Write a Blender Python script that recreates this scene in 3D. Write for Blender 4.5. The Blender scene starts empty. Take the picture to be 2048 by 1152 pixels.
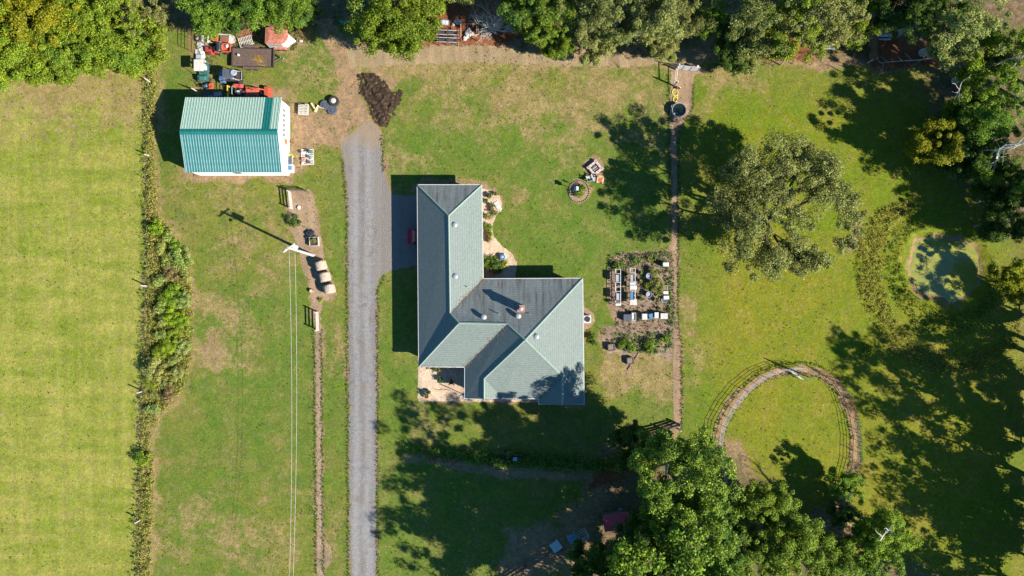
import bpy, math, random
import numpy as np
from mathutils import Vector, Matrix, Euler
random.seed(7); rng = np.random.default_rng(7)
scene = bpy.context.scene
COL = scene.collection
R = math.radians

# ---------------------------------------------------------------- camera, sky, sun, exposure
FLY = 81.0            # flying height of the drone above the lawn, metres
MAP = 17.0            # survey map units per metre on the ground
cam_d = bpy.data.cameras.new('camera'); cam = bpy.data.objects.new('camera', cam_d); COL.objects.link(cam)
cam.location = (0, 0, FLY); cam.rotation_euler = (0, 0, 0)
cam_d.sensor_width = 36.0; cam_d.lens = 36.0 * FLY / (2048 / MAP); cam_d.clip_start = 1.0; cam_d.clip_end = 3000
scene.camera = cam

SUN_EL, SUN_AZ = R(35.5), math.atan2(0.91, -0.41)       # azimuth clockwise from +Y
world = bpy.data.worlds.new('World'); scene.world = world; world.use_nodes = True
wn = world.node_tree.nodes; wl = world.node_tree.links
sky = wn.new('ShaderNodeTexSky'); sky.sky_type = 'NISHITA'; sky.sun_disc = False
sky.sun_elevation = SUN_EL; sky.sun_rotation = SUN_AZ; sky.air_density = 1.0; sky.dust_density = 0.1; sky.ozone_density = 5.0
bg = wn['Background']; bg.inputs['Strength'].default_value = 0.066
tint = wn.new('ShaderNodeMix'); tint.data_type = 'RGBA'; tint.blend_type = 'MULTIPLY'; tint.inputs[0].default_value = 1.0; tint.inputs[7].default_value = (0.60, 1.0, 1.12, 1)
wl.new(sky.outputs[0], tint.inputs[6]); wl.new(tint.outputs[2], bg.inputs['Color'])
sun_d = bpy.data.lights.new('sun', 'SUN'); sun_d.energy = 5.0; sun_d.angle = R(0.53); sun_d.color = (1.0, 0.94, 0.84)
sun = bpy.data.objects.new('sun', sun_d); COL.objects.link(sun)
SUNV = Vector((math.cos(SUN_EL) * math.sin(SUN_AZ), math.cos(SUN_EL) * math.cos(SUN_AZ), math.sin(SUN_EL)))
sun.rotation_euler = SUNV.to_track_quat('Z', 'Y').to_euler()
scene.view_settings.view_transform = 'Standard'; scene.view_settings.look = 'None'
scene.view_settings.gamma = 1.0; scene.view_settings.use_curve_mapping = False
scene.view_settings.exposure = 1.45

def P(x, y, h=0.0):
    """survey map position (x right, y down) of a point standing h metres above the lawn -> metres"""
    f = (FLY - h) / FLY / MAP
    return ((x - 1024) * f, (576 - y) * f)
def P3(x, y, h=0.0):
    a = P(x, y, h); return (a[0], a[1], h)

# ---------------------------------------------------------------- mesh building
class MB:
    def __init__(s): s.v = []; s.f = []
    def add(s, vs, fs):
        n = len(s.v); s.v += [tuple(v) for v in vs]; s.f += [tuple(i + n for i in f) for f in fs]; return s
    def box(s, c, d, rz=0.0, rot=None, taper=1.0):
        hx, hy, hz = d[0] / 2, d[1] / 2, d[2] / 2
        m = Euler(rot).to_matrix() if rot else Matrix.Rotation(rz, 3, 'Z')
        vs = []
        for z in (-1, 1):
            t = taper if z > 0 else 1.0
            for x, y in ((-1, -1), (1, -1), (1, 1), (-1, 1)):
                p = m @ Vector((x * hx * t, y * hy * t, z * hz)); vs.append((p.x + c[0], p.y + c[1], p.z + c[2]))
        return s.add(vs, [(3, 2, 1, 0), (4, 5, 6, 7), (0, 1, 5, 4), (1, 2, 6, 5), (2, 3, 7, 6), (3, 0, 4, 7)])
    def bevbox(s, c, d, b=0.05, rz=0.0):
        """box with chamfered vertical and top edges"""
        hx, hy, hz = d[0] / 2, d[1] / 2, d[2] / 2
        def ring(x, y, z, k):
            return [(-x + k, -y, z), (x - k, -y, z), (x, -y + k, z), (x, y - k, z), (x - k, y, z), (-x + k, y, z), (-x, y - k, z), (-x, -y + k, z)]
        rs = [ring(hx, hy, -hz, b), ring(hx, hy, hz - b, b), ring(hx - b, hy - b, hz, b * .6)]
        m = Matrix.Rotation(rz, 3, 'Z'); vs = []
        for r in rs:
            for p in r:
                q = m @ Vector(p); vs.append((q.x + c[0], q.y + c[1], q.z + c[2]))
        fs = [tuple(range(7, -1, -1)), tuple(range(16, 24))]
        for k in range(2):
            for i in range(8): fs.append((k * 8 + i, k * 8 + (i + 1) % 8, k * 8 + 8 + (i + 1) % 8, k * 8 + 8 + i))
        return s.add(vs, fs)
    def tube(s, pts, rad, n=6, cap=True):
        pts = [Vector(p) for p in pts]
        if not hasattr(rad, '__len__'): rad = [rad] * len(pts)
        vs, fs = [], []; up = None
        for i, p in enumerate(pts):
            d = (pts[min(i + 1, len(pts) - 1)] - pts[max(i - 1, 0)])
            d = d.normalized() if d.length > 1e-9 else Vector((0, 0, 1))
            a = Vector((0, 0, 1)) if abs(d.z) < 0.9 else Vector((1, 0, 0))
            if up is None or up.cross(d).length < 1e-3: up = a
            u = up.cross(d).normalized(); w = d.cross(u); up = w
            for k in range(n):
                t = 2 * math.pi * k / n; q = p + (u * math.cos(t) + w * math.sin(t)) * rad[i]; vs.append(tuple(q))
        for i in range(len(pts) - 1):
            for k in range(n): fs.append((i * n + k, i * n + (k + 1) % n, (i + 1) * n + (k + 1) % n, (i + 1) * n + k))
        if cap: fs.append(tuple(range(n - 1, -1, -1))); fs.append(tuple(range((len(pts) - 1) * n, len(pts) * n)))
        return s.add(vs, fs)
    def lathe(s, prof, c=(0, 0, 0), n=16, axis='z', rz=0.0):
        vs, fs = [], []
        for r, z in prof:
            for k in range(n):
                t = 2 * math.pi * k / n; p = (r * math.cos(t), r * math.sin(t), z)
                if axis == 'x': p = (p[2], p[0], p[1])
                if axis == 'y': p = (p[0], p[2], p[1])
                if rz: p = (p[0] * math.cos(rz) - p[1] * math.sin(rz), p[0] * math.sin(rz) + p[1] * math.cos(rz), p[2])
                vs.append((p[0] + c[0], p[1] + c[1], p[2] + c[2]))
        m = len(prof)
        for i in range(m - 1):
            for k in range(n): fs.append((i * n + k, i * n + (k + 1) % n, (i + 1) * n + (k + 1) % n, (i + 1) * n + k))
        if prof[0][0] > 1e-4: fs.append(tuple(range(n - 1, -1, -1)))
        if prof[-1][0] > 1e-4: fs.append(tuple(range((m - 1) * n, m * n)))
        return s.add(vs, fs)
    def prism(s, poly, z0, z1):
        n = len(poly); vs = [(x, y, z0) for x, y in poly] + [(x, y, z1) for x, y in poly]
        fs = [tuple(range(n - 1, -1, -1)), tuple(range(n, 2 * n))] + [(i, (i + 1) % n, n + (i + 1) % n, n + i) for i in range(n)]
        return s.add(vs, fs)
    def side(s, prof, y0, y1, rz=0.0):
        """profile in x,z extruded along y"""
        n = len(prof); vs = [(x, y0, z) for x, z in prof] + [(x, y1, z) for x, z in prof]
        fs = [tuple(range(n)), tuple(range(2 * n - 1, n - 1, -1))] + [(i, n + i, n + (i + 1) % n, (i + 1) % n) for i in range(n)]
        return s.add(vs, fs)
    def mesh(s, name, smooth=False):
        me = bpy.data.meshes.new(name); me.from_pydata(s.v, [], s.f); me.validate(clean_customdata=False); me.update()
        if smooth: me.polygons.foreach_set('use_smooth', [True] * len(me.polygons))
        return me
    def build(s, name, mat, parent=None, loc=None, rz=None, smooth=False, recalc=True):
        me = s.mesh(name, smooth)
        if recalc:
            import bmesh
            bm = bmesh.new(); bm.from_mesh(me); bmesh.ops.recalc_face_normals(bm, faces=bm.faces); bm.to_mesh(me); bm.free()
        return link(name, me, mat, parent, loc, rz)

def link(name, me, mat, parent=None, loc=None, rz=None):
    o = bpy.data.objects.new(name, me); COL.objects.link(o)
    if mat and not me.materials: me.materials.append(MAT[mat] if isinstance(mat, str) else mat)
    if parent: o.parent = parent
    if loc: o.location = loc
    if rz: o.rotation_euler.z = rz
    return o
def tag(o, label=None, cat=None, group=None, kind=None):
    if label: o['label'] = label
    if cat: o['category'] = cat
    if group: o['group'] = group
    if kind: o['kind'] = kind
    return o
def thing(name, label, cat, loc=(0, 0, 0), rz=0.0, group=None):
    o = bpy.data.objects.new(name, None); COL.objects.link(o); o.location = loc; o.rotation_euler.z = rz
    o.empty_display_size = 0.2
    return tag(o, label, cat, group)
def copy_tree(o, parent=None, loc=None, rz=None, label=None, scale=None):
    c = o.copy(); COL.objects.link(c); c.parent = parent
    if loc is not None: c.location = loc
    if rz is not None: c.rotation_euler.z = rz
    if scale is not None: c.scale = scale if hasattr(scale, '__len__') else (scale,) * 3
    if label: c['label'] = label
    for ch in list(o.children): copy_tree(ch, c)
    return c
ORD = ['first', 'second', 'third', 'fourth', 'fifth', 'sixth', 'seventh', 'eighth', 'ninth', 'tenth', 'eleventh', 'twelfth', 'thirteenth',
       'fourteenth', 'fifteenth', 'sixteenth', 'seventeenth', 'eighteenth', 'nineteenth', 'twentieth', 'twenty-first', 'twenty-second',
       'twenty-third', 'twenty-fourth', 'twenty-fifth', 'twenty-sixth', 'twenty-seventh', 'twenty-eighth', 'twenty-ninth', 'thirtieth']

# ---------------------------------------------------------------- materials
MAT = {}
class NT:
    def __init__(s, name):
        s.m = bpy.data.materials.new(name); s.m.use_nodes = True; s.t = s.m.node_tree; s.n = s.t.nodes; s.l = s.t.links
        s.bsdf = s.n['Principled BSDF']; s.out = s.n['Material Output']; MAT[name] = s.m
        s.bsdf.inputs['Specular IOR Level'].default_value = 0.25
    def put(s, sock, val):
        if hasattr(val, 'is_output'): s.l.new(val, sock)
        elif val is not None:
            if hasattr(val, '__len__') and len(val) == 3 and sock.type == 'RGBA': val = (*val, 1)
            sock.default_value = val
    def pos(s): return s.n.new('ShaderNodeNewGeometry').outputs['Position']
    def obj(s): return s.n.new('ShaderNodeTexCoord').outputs['Object']
    def map(s, vec, scale=(1, 1, 1), rot=(0, 0, 0), loc=(0, 0, 0)):
        n = s.n.new('ShaderNodeMapping'); s.l.new(vec, n.inputs[0]); n.inputs['Scale'].default_value = scale
        n.inputs['Rotation'].default_value = rot; n.inputs['Location'].default_value = loc; return n.outputs[0]
    def noise(s, vec, scale, detail=3, rough=0.55, dist=0.0, lo=0.3, hi=0.7):
        n = s.n.new('ShaderNodeTexNoise'); s.l.new(vec, n.inputs['Vector']); n.inputs['Scale'].default_value = scale
        n.inputs['Detail'].default_value = detail; n.inputs['Roughness'].default_value = rough; n.inputs['Distortion'].default_value = dist
        return s.rng(n.outputs['Fac'], lo, hi)
    def voro(s, vec, scale, out='Color', rand=1.0):
        n = s.n.new('ShaderNodeTexVoronoi'); s.l.new(vec, n.inputs['Vector']); n.inputs['Scale'].default_value = scale
        n.inputs['Randomness'].default_value = rand; return n.outputs[out]
    def rng(s, v, a, b, c=0.0, d=1.0, smooth=True):
        n = s.n.new('ShaderNodeMapRange'); n.interpolation_type = 'SMOOTHSTEP' if smooth else 'LINEAR'
        s.put(n.inputs[0], v); s.put(n.inputs[1], a); s.put(n.inputs[2], b); s.put(n.inputs[3], c); s.put(n.inputs[4], d); return n.outputs[0]
    def math(s, op, a, b=None):
        n = s.n.new('ShaderNodeMath'); n.operation = op; s.put(n.inputs[0], a)
        if b is not None: s.put(n.inputs[1], b)
        return n.outputs[0]
    def mix(s, a, b, f, mode='MIX'):
        n = s.n.new('ShaderNodeMix'); n.data_type = 'RGBA'; n.blend_type = mode
        s.put(n.inputs[0], f); s.put(n.inputs[6], a); s.put(n.inputs[7], b); return n.outputs[2]
    def attr(s, name, out='Fac'):
        n = s.n.new('ShaderNodeAttribute'); n.attribute_name = name; return n.outputs[out]
    def sep(s, v):
        n = s.n.new('ShaderNodeSeparateXYZ'); s.l.new(v, n.inputs[0]); return n.outputs
    def hsv(s, col, h=0.5, sat=1.0, v=1.0):
        n = s.n.new('ShaderNodeHueSaturation'); s.put(n.inputs['Color'], col); s.put(n.inputs['Hue'], h); s.put(n.inputs['Saturation'], sat); s.put(n.inputs['Value'], v); return n.outputs[0]
    def bump(s, h, strength=0.5, dist=0.05):
        n = s.n.new('ShaderNodeBump'); s.l.new(h, n.inputs['Height']); n.inputs['Strength'].default_value = strength; n.inputs['Distance'].default_value = dist
        s.l.new(n.outputs[0], s.bsdf.inputs['Normal']); return n.outputs[0]
    def end(s, col, rough=0.8, metal=0.0, spec=None):
        s.put(s.bsdf.inputs['Base Color'], col); s.put(s.bsdf.inputs['Roughness'], rough); s.put(s.bsdf.inputs['Metallic'], metal)
        if spec is not None: s.bsdf.inputs['Specular IOR Level'].default_value = spec
        return s.m

def simple(name, col, rough=0.6, metal=0.0, var=0.25, scale=2.5, dirt=None, dirt_amt=0.5, bump=0.0, spec=0.3):
    """painted / weathered surface: base colour, mottling, dirt or rust patches with their own shape"""
    t = NT(name); o = t.obj()
    a = t.noise(o, scale, 4, 0.6); b = t.noise(o, scale * 7, 3, 0.6)
    f = t.math('ADD', t.math('MULTIPLY', a, 0.6), t.math('MULTIPLY', b, 0.4))
    k = t.rng(f, 0, 1, 1 - var, 1 + var, smooth=False)
    c = t.hsv(col, v=k)
    if dirt:
        d = t.noise(o, scale * 1.7, 5, 0.65, 0.4, 0.62 - 0.3 * dirt_amt, 0.78 - 0.25 * dirt_amt); c = t.mix(c, dirt, d)
    if bump: t.bump(b, bump, 0.02)
    return t.end(c, rough, metal, spec)
# ---------------------------------------------------------------- ground zones (metres)
def vnoise(x, y, scale, seed):
    """smooth value noise, numpy"""
    r = np.random.default_rng(seed); G = r.random((64, 64)) * 2 - 1
    u = x * scale + 1000.5; v = y * scale + 1000.5
    i = np.floor(u).astype(int); j = np.floor(v).astype(int); a = u - i; b = v - j
    a = a * a * (3 - 2 * a); b = b * b * (3 - 2 * b)
    g = lambda p, q: G[p % 64, q % 64]
    return (g(i, j) * (1 - a) + g(i + 1, j) * a) * (1 - b) + (g(i, j + 1) * (1 - a) + g(i + 1, j + 1) * a) * b
def sdf_poly(X, Y, poly):
    p = np.array(poly); d = np.full(X.shape, 1e9); ins = np.zeros(X.shape, bool)
    for k in range(len(p)):
        (ax, ay), (bx, by) = p[k], p[(k + 1) % len(p)]
        ex, ey = bx - ax, by - ay; L = ex * ex + ey * ey + 1e-12
        t = np.clip(((X - ax) * ex + (Y - ay) * ey) / L, 0, 1)
        d = np.minimum(d, (X - ax - t * ex) ** 2 + (Y - ay - t * ey) ** 2)
        c = ((ay <= Y) & (by > Y)) | ((by <= Y) & (ay > Y))
        with np.errstate(divide='ignore', invalid='ignore'): xi = ax + (Y - ay) / (by - ay + 1e-15) * ex
        ins ^= c & (X < xi)
    d = np.sqrt(d); return np.where(ins, -d, d)
def sdf_line(X, Y, pts):
    p = np.array(pts); d = np.full(X.shape, 1e9)
    for k in range(len(p) - 1):
        (ax, ay), (bx, by) = p[k], p[k + 1]; ex, ey = bx - ax, by - ay
        t = np.clip(((X - ax) * ex + (Y - ay) * ey) / (ex * ex + ey * ey + 1e-12), 0, 1)
        d = np.minimum(d, (X - ax - t * ex) ** 2 + (Y - ay - t * ey) ** 2)
    return np.sqrt(d)
M = lambda pts: [P(x, y) for x, y in pts]

DRIVE = [(701, 1300), (700, 1150), (699, 1000), (698, 850), (697, 700), (697, 600), (696, 500), (696, 430), (694, 380), (690, 335), (684, 305), (680, 292), (684, 278),
         (700, 268), (716, 255), (730, 242), (742, 240), (752, 252), (762, 262), (764, 285), (763, 310), (768, 340), (775, 365), (782, 388), (800, 390), (870, 390), (870, 528), (790, 538),
         (772, 546), (758, 556), (753, 575), (752, 650), (752, 800), (752, 1000), (753, 1150), (754, 1300)]
PATIO = [(836, 735), (935, 735), (935, 790), (1000, 797), (1078, 798), (1078, 804), (930, 803), (836, 803)]
BED_HAY = [(578, 383), (592, 378), (622, 382), (628, 398), (630, 420), (636, 450), (644, 490), (650, 520), (662, 550), (672, 578), (672, 592), (660, 598), (646, 602), (641, 620),
           (643, 655), (632, 655), (628, 620), (622, 590), (617, 560), (606, 535), (600, 505), (592, 480), (580, 460), (576, 430), (578, 405)]
STRIP_W = [(632, 655), (643, 655), (641, 720), (644, 800), (643, 900), (646, 1000), (648, 1085), (662, 1100), (664, 1125), (648, 1140), (650, 1300), (632, 1300), (633, 1150), (634, 1050), (632, 900), (631, 800), (629, 720)]
STRIP_E = [(1342, 150), (1340, 128), (1350, 127), (1398, 133), (1402, 146), (1388, 152), (1384, 175), (1386, 200), (1382, 225), (1364, 242), (1354, 262), (1353, 300), (1354, 400), (1355, 470), (1354, 560), (1354, 640),
           (1363, 665), (1361, 720), (1361, 800), (1361, 860), (1352, 876), (1347, 850), (1346, 760), (1346, 665), (1347, 560), (1344, 505), (1336, 497), (1344, 485), (1343, 400), (1341, 300), (1340, 230)]
GARDEN = [(1217, 530), (1222, 514), (1240, 506), (1280, 503), (1338, 503), (1348, 520), (1350, 590), (1352, 656), (1345, 660), (1290, 660), (1205, 663), (1206, 655), (1233, 651), (1229, 615), (1219, 605), (1216, 570)]
GARDEN2 = [(1204, 662), (1290, 661), (1348, 658), (1349, 690), (1343, 722), (1318, 716), (1280, 705), (1262, 725), (1253, 742), (1246, 720), (1232, 705), (1215, 712), (1208, 695), (1204, 680)]
BED_E = [(966, 378), (985, 381), (1000, 392), (1004, 408), (998, 424), (988, 440), (984, 458), (988, 474), (1002, 490), (1024, 508), (1034, 526), (1032, 548), (1030, 560), (940, 565), (940, 378)]
BED_ROUND = [(1158 + 21 * math.cos(t), 383 + 22 * math.sin(t)) for t in np.linspace(0, 2 * math.pi, 18)[:-1]]
BED_FIRE = [(1190 + 18 * math.cos(t), 336 + 18 * math.sin(t)) for t in np.linspace(0, 2 * math.pi, 14)[:-1]]
BED_AC = [(1164, 612), (1176, 618), (1188, 628), (1190, 642), (1184, 652), (1172, 658), (1164, 668)]
DARKSOIL = [(714, 150), (740, 148), (756, 158), (780, 176), (803, 188), (804, 192), (790, 208), (786, 222), (780, 250), (766, 263), (756, 252), (746, 238), (740, 215), (730, 200), (720, 188), (722, 170)]
POND = [(1822, 500), (1834, 484), (1858, 474), (1885, 468), (1925, 472), (1950, 490), (1966, 520), (1967, 548), (1958, 576), (1940, 596), (1912, 607), (1885, 602), (1858, 592), (1838, 574), (1824, 545), (1818, 520)]
RING = [(1448, 960), (1440, 915), (1437, 880), (1443, 850), (1462, 815), (1490, 780), (1525, 752), (1560, 738), (1600, 734), (1640, 742), (1670, 762), (1692, 795), (1706, 835), (1713, 880), (1712, 925), (1702, 965), (1685, 1005), (1665, 1030), (1640, 1048), (1590, 1062), (1530, 1050), (1480, 1010)]
HEDGE = [(297, 130), (316, 130), (310, 250), (312, 350), (318, 430), (345, 470), (375, 500), (382, 540), (386, 600), (386, 660), (384, 720), (372, 770), (345, 805), (318, 835), (303, 880), (310, 960), (305, 1050), (302, 1300), (276, 1300), (282, 1000), (288, 800), (296, 500), (294, 300)]

xs = np.concatenate([[-1500, -900, -500, -300, -180, -120, -90], np.arange(-74, 74.01, 0.25), [90, 120, 180, 300, 500, 900, 1500]])
ys = np.concatenate([[-1500, -900, -500, -300, -180, -120, -80, -60], np.arange(-44, 44.01, 0.25), [60, 80, 120, 180, 300, 500, 900, 1500]])
X, Y = np.meshgrid(xs, ys)
WX = X + 0.5 * vnoise(X, Y, 0.45, 1) + 0.22 * vnoise(X, Y, 1.4, 2); WY = Y + 0.5 * vnoise(X, Y, 0.45, 3) + 0.22 * vnoise(X, Y, 1.4, 4)
def ramp(d, inner, outer): return np.clip((outer - d) / (outer - inner), 0, 1)
def zone(*items):
    out = np.zeros(X.shape)
    for kind, pts, inner, outer, amt in items:
        d = sdf_poly(WX, WY, M(pts)) if kind == 'p' else sdf_line(WX, WY, M(pts))
        out = np.maximum(out, ramp(d, inner, outer) * amt)
    return out
Z = {}
Z['dirt'] = zone(
    ('p', [(578, 190), (596, 196), (600, 230), (640, 228), (664, 200), (684, 160), (690, 140), (712, 150), (722, 195), (745, 240), (700, 262), (690, 300), (640, 298), (632, 335), (590, 354), (578, 354)], -0.8, 0.5, 1.0),
    ('l', [(642, 40), (650, 75), (668, 115), (684, 150)], 0.25, 0.7, 0.85), ('l', [(660, 40), (672, 75), (690, 120), (700, 150)], 0.3, 0.9, 0.9),
    ('l', [(735, 138), (765, 155), (785, 172)], 0.2, 0.7, 0.8), ('p', [(480, 170), (576, 172), (576, 200), (480, 200)], -0.6, 0.8, 0.8), ('p', [(386, 65), (425, 60), (600, 50), (640, 70), (600, 110), (470, 100), (420, 110), (420, 195), (386, 195)], -1, 1.2, 0.55),
    ('p', DRIVE, -0.3, 0.55, 0.75), ('p', [(372, 346), (590, 348), (590, 356), (380, 358)], 0.0, 0.6, 0.8),
    ('l', [(560, 356), (520, 352), (420, 356)], 0.0, 0.5, 0.7), ('p', STRIP_W, -0.1, 0.3, 0.8), ('p', STRIP_E, -0.2, 0.35, 0.8), ('p', BED_HAY, -0.2, 0.3, 0.8), ('p', GARDEN, -0.3, 0.4, 0.8), ('p', GARDEN2, -0.3, 0.7, 0.75),
    ('p', [(690, 120), (780, 124), (900, 116), (1060, 120), (1180, 124), (1250, 126), (1335, 122), (1420, 120), (1420, 92), (1240, 90), (1100, 76), (1000, 66), (860, 80), (690, 84)], -0.7, 0.7, 1.0),
    ('p', [(1370, 60), (1500, 60), (1530, 110), (1440, 118), (1390, 90)], -1, 1.5, 0.9),
    ('p', [(1535, 118), (1640, 112), (1760, 118), (1880, 108), (1905, 98), (1900, 112), (1850, 132), (1700, 136), (1600, 134), (1540, 136)], -0.3, 0.6, 1.0),
    ('p', [(1020, 1060), (1100, 1040), (1140, 1080), (1130, 1120), (1060, 1160), (1000, 1152)], -0.8, 1.0, 1.0), ('p', [(1140, 940), (1230, 920), (1300, 960), (1320, 1152), (1130, 1152), (1120, 1040), (1180, 990)], -1, 2.0, 0.75),
    ('p', [(820, 904), (900, 918), (1010, 935), (1120, 945), (1250, 938), (1250, 955), (1100, 962), (960, 945), (880, 935), (815, 915)], -0.2, 0.7, 0.75),
    ('l', RING + RING[:1], 0.35, 0.75, 0.95), ('p', [(1440, 890), (1490, 890), (1510, 960), (1480, 1010), (1450, 980)], -0.6, 1.0, 0.9), ('p', [(1600, 1030), (1690, 1000), (1720, 1060), (1700, 1100), (1600, 1110)], -0.6, 1.2, 0.8),
    ('l', [(1360, 840), (1330, 855), (1290, 870), (1240, 890), (1205, 905)], 0.2, 0.7, 0.8), ('l', [(1700, 490), (1716, 462), (1724, 440)], 0.2, 0.9, 0.75),
    ('l', [(1830, 575), (1860, 596), (1890, 608), (1920, 612)], 0.1, 0.6, 0.5), ('p', POND, -0.1, 0.45, 0.8),
    ('p', [(410, 655), (430, 670), (438, 700), (420, 730), (404, 700)], -0.6, 0.8, 0.6), ('l', [(384, 500), (390, 560), (392, 640)], 0.05, 0.3, 0.55), ('p', BED_ROUND, -0.1, 0.25, 0.8), ('p', BED_FIRE, -0.1, 0.2, 0.8), ('p', BED_E, -0.1, 0.3, 0.8),
    ('p', [(820, 362), (925, 362), (972, 372), (972, 384), (820, 380)], -0.1, 0.3, 0.6), ('p', PATIO, -0.1, 0.3, 0.8), ('p', [(1060, 795), (1175, 800), (1175, 812), (1060, 808)], -0.1, 0.4, 0.8),
    ('p', [(300, 120), (316, 120), (330, 60), (318, 55)], -0.2, 1.0, 0.6), ('l', [(0, 170), (150, 128), (280, 122)], 0.2, 1.2, 0.5))
Z['dry'] = zone(
    ('p', [(690, 95), (1000, 88), (1420, 98), (1420, 128), (1150, 135), (800, 160), (690, 160)], -2, 2.0, 1.0), ('p', [(820, 130), (1330, 125), (1330, 240), (1120, 300), (960, 240), (820, 190)], -4, 4, 0.56),
    ('p', [(770, 250), (830, 300), (860, 345), (780, 350), (766, 330)], -2, 2.0, 0.45), ('p', [(0, 120), (290, 130), (290, 240), (0, 260)], -3, 4, 0.62), ('p', [(1206, 690), (1348, 700), (1350, 790), (1210, 780)], -1.5, 1.5, 0.8),
    ('p', [(320, 1000), (630, 1000), (630, 1152), (320, 1152)], -4, 4, 0.36), ('p', [(390, 380), (600, 400), (620, 560), (420, 560)], -4, 4, 0.32), ('p', [(1420, 118), (1560, 118), (1500, 160), (1420, 200)], -1.5, 2.0, 0.55),
    ('p', [(560, 60), (640, 40), (690, 110), (690, 190), (590, 190), (570, 120)], -2, 2, 0.35), ('p', [(650, 640), (690, 640), (690, 760), (655, 760)], -0.8, 1.0, 0.4), ('p', [(400, 600), (500, 600), (480, 760), (400, 760)], -1.5, 2, 0.5),
    ('p', [(840, 810), (880, 830), (860, 870), (800, 860)], -1, 2, 0.35), ('l', HEDGE, 0.2, 0.9, 0.6), ('p', [(1030, 380), (1050, 375), (1050, 395), (1030, 400)], -0.3, 0.8, 0.8), ('l', [(1370, 590), (1390, 680), (1395, 760)], 0.3, 1.5, 0.4))
Z['clay'] = zone(('p', [(770, 50), (840, 40), (860, 0), (1060, 0), (1060, 60), (1000, 92), (850, 94), (760, 96)], -1, 1.2, 1.0), ('p', [(520, 20), (640, 20), (640, 50), (600, 80), (560, 75)], -1, 1.5, 0.5),
    ('p', [(1735, 80), (1830, 80), (1880, 100), (1880, 130), (1740, 130)], -0.4, 0.8, 0.9), ('p', [(1530, 75), (1625, 75), (1620, 125), (1530, 125)], -0.4, 1.0, 0.8), ('p', [(850, 906), (905, 914), (905, 930), (850, 922)], -0.3, 0.7, 0.7), ('p', [(1190, 930), (1250, 930), (1250, 960), (1170, 975)], -0.5, 1.0, 0.7))
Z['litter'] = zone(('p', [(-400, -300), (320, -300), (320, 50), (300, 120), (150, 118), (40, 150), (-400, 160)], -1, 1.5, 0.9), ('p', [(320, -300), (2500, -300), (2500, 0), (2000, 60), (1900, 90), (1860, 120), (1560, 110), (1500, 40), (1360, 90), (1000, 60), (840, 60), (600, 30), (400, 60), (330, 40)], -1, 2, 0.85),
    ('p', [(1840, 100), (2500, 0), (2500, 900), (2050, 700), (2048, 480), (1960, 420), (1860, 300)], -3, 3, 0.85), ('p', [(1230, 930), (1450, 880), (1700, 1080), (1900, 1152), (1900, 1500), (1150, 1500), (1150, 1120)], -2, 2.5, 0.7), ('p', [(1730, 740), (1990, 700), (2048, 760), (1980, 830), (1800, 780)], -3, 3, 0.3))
Z['lush'] = zone(('p', [(1365, 140), (1900, 140), (2048, 300), (2100, 1300), (1450, 1152), (1362, 860)], -6, 2, 1.0), ('p', [(1780, 430), (1960, 440), (2020, 620), (1900, 700), (1760, 640)], -4, 3, 0.8))
Z['green'] = zone(('p', [(980, 240), (1340, 300), (1340, 500), (1200, 540), (1030, 540), (1000, 400), (780, 340), (780, 300)], -4, 4, 0.9), ('p', [(655, 305), (695, 310), (695, 560), (660, 560)], -1, 1, 0.9), ('p', [(757, 560), (840, 560), (840, 1152), (760, 1152)], -2, 2, 0.7), ('p', [(580, 90), (680, 60), (680, 190), (560, 180)], -2, 1.5, 0.7), ('p', [(320, 60), (386, 60), (386, 340), (320, 340)], -1, 1, 0.6), ('p', [(390, 560), (620, 560), (620, 900), (400, 900)], -5, 5, 0.5))
Z['field'] = zone(('p', [(-3000, 125), (293, 125), (296, 500), (288, 800), (280, 1152), (275, 3000), (-3000, 3000)], -0.5, 0.5, 1.0))
Zg = 0.10 * vnoise(X, Y, 0.06, 11) + 0.05 * vnoise(X, Y, 0.25, 12) + 0.015 * vnoise(X, Y, 1.1, 13)
core = ramp(np.maximum(np.abs(X) - 74, np.abs(Y) - 44), 0, 4)
# keep the lawn level where sheets and buildings stand; a low basin for the pond
Zg = Zg * 0.0
dp = sdf_poly(WX, WY, M(POND)); Zg = Zg - 0.55 * ramp(dp, -1.0, 0.9)
dr = sdf_poly(X, Y, M([(1716, 470), (1760, 420), (1830, 400), (1960, 430), (2040, 560), (2020, 640), (1900, 700), (1790, 680), (1730, 600)])); Zg = Zg + 0.0 * dr
nx, ny = len(xs), len(ys)
verts = np.stack([X.ravel(), Y.ravel(), Zg.ravel()], 1)
I, J = np.meshgrid(np.arange(nx - 1), np.arange(ny - 1)); q = (J * nx + I).ravel()
quads = np.stack([q, q + 1, q + nx + 1, q + nx], 1)
def np_mesh(name, verts, faces):
    me = bpy.data.meshes.new(name); k = faces.shape[1]
    me.vertices.add(len(verts)); me.vertices.foreach_set('co', np.ascontiguousarray(verts, np.float32).ravel())
    me.loops.add(faces.size); me.loops.foreach_set('vertex_index', np.ascontiguousarray(faces, np.int32).ravel())
    me.polygons.add(len(faces)); me.polygons.foreach_set('loop_start', np.arange(0, faces.size, k, dtype=np.int32))
    me.update(calc_edges=True); return me
gm = np_mesh('ground', verts, quads)
for k, a in Z.items():
    at = gm.attributes.new(k, 'FLOAT', 'POINT'); at.data.foreach_set('value', a.ravel().astype(np.float32))
gm.polygons.foreach_set('use_smooth', [True] * len(gm.polygons))

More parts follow.
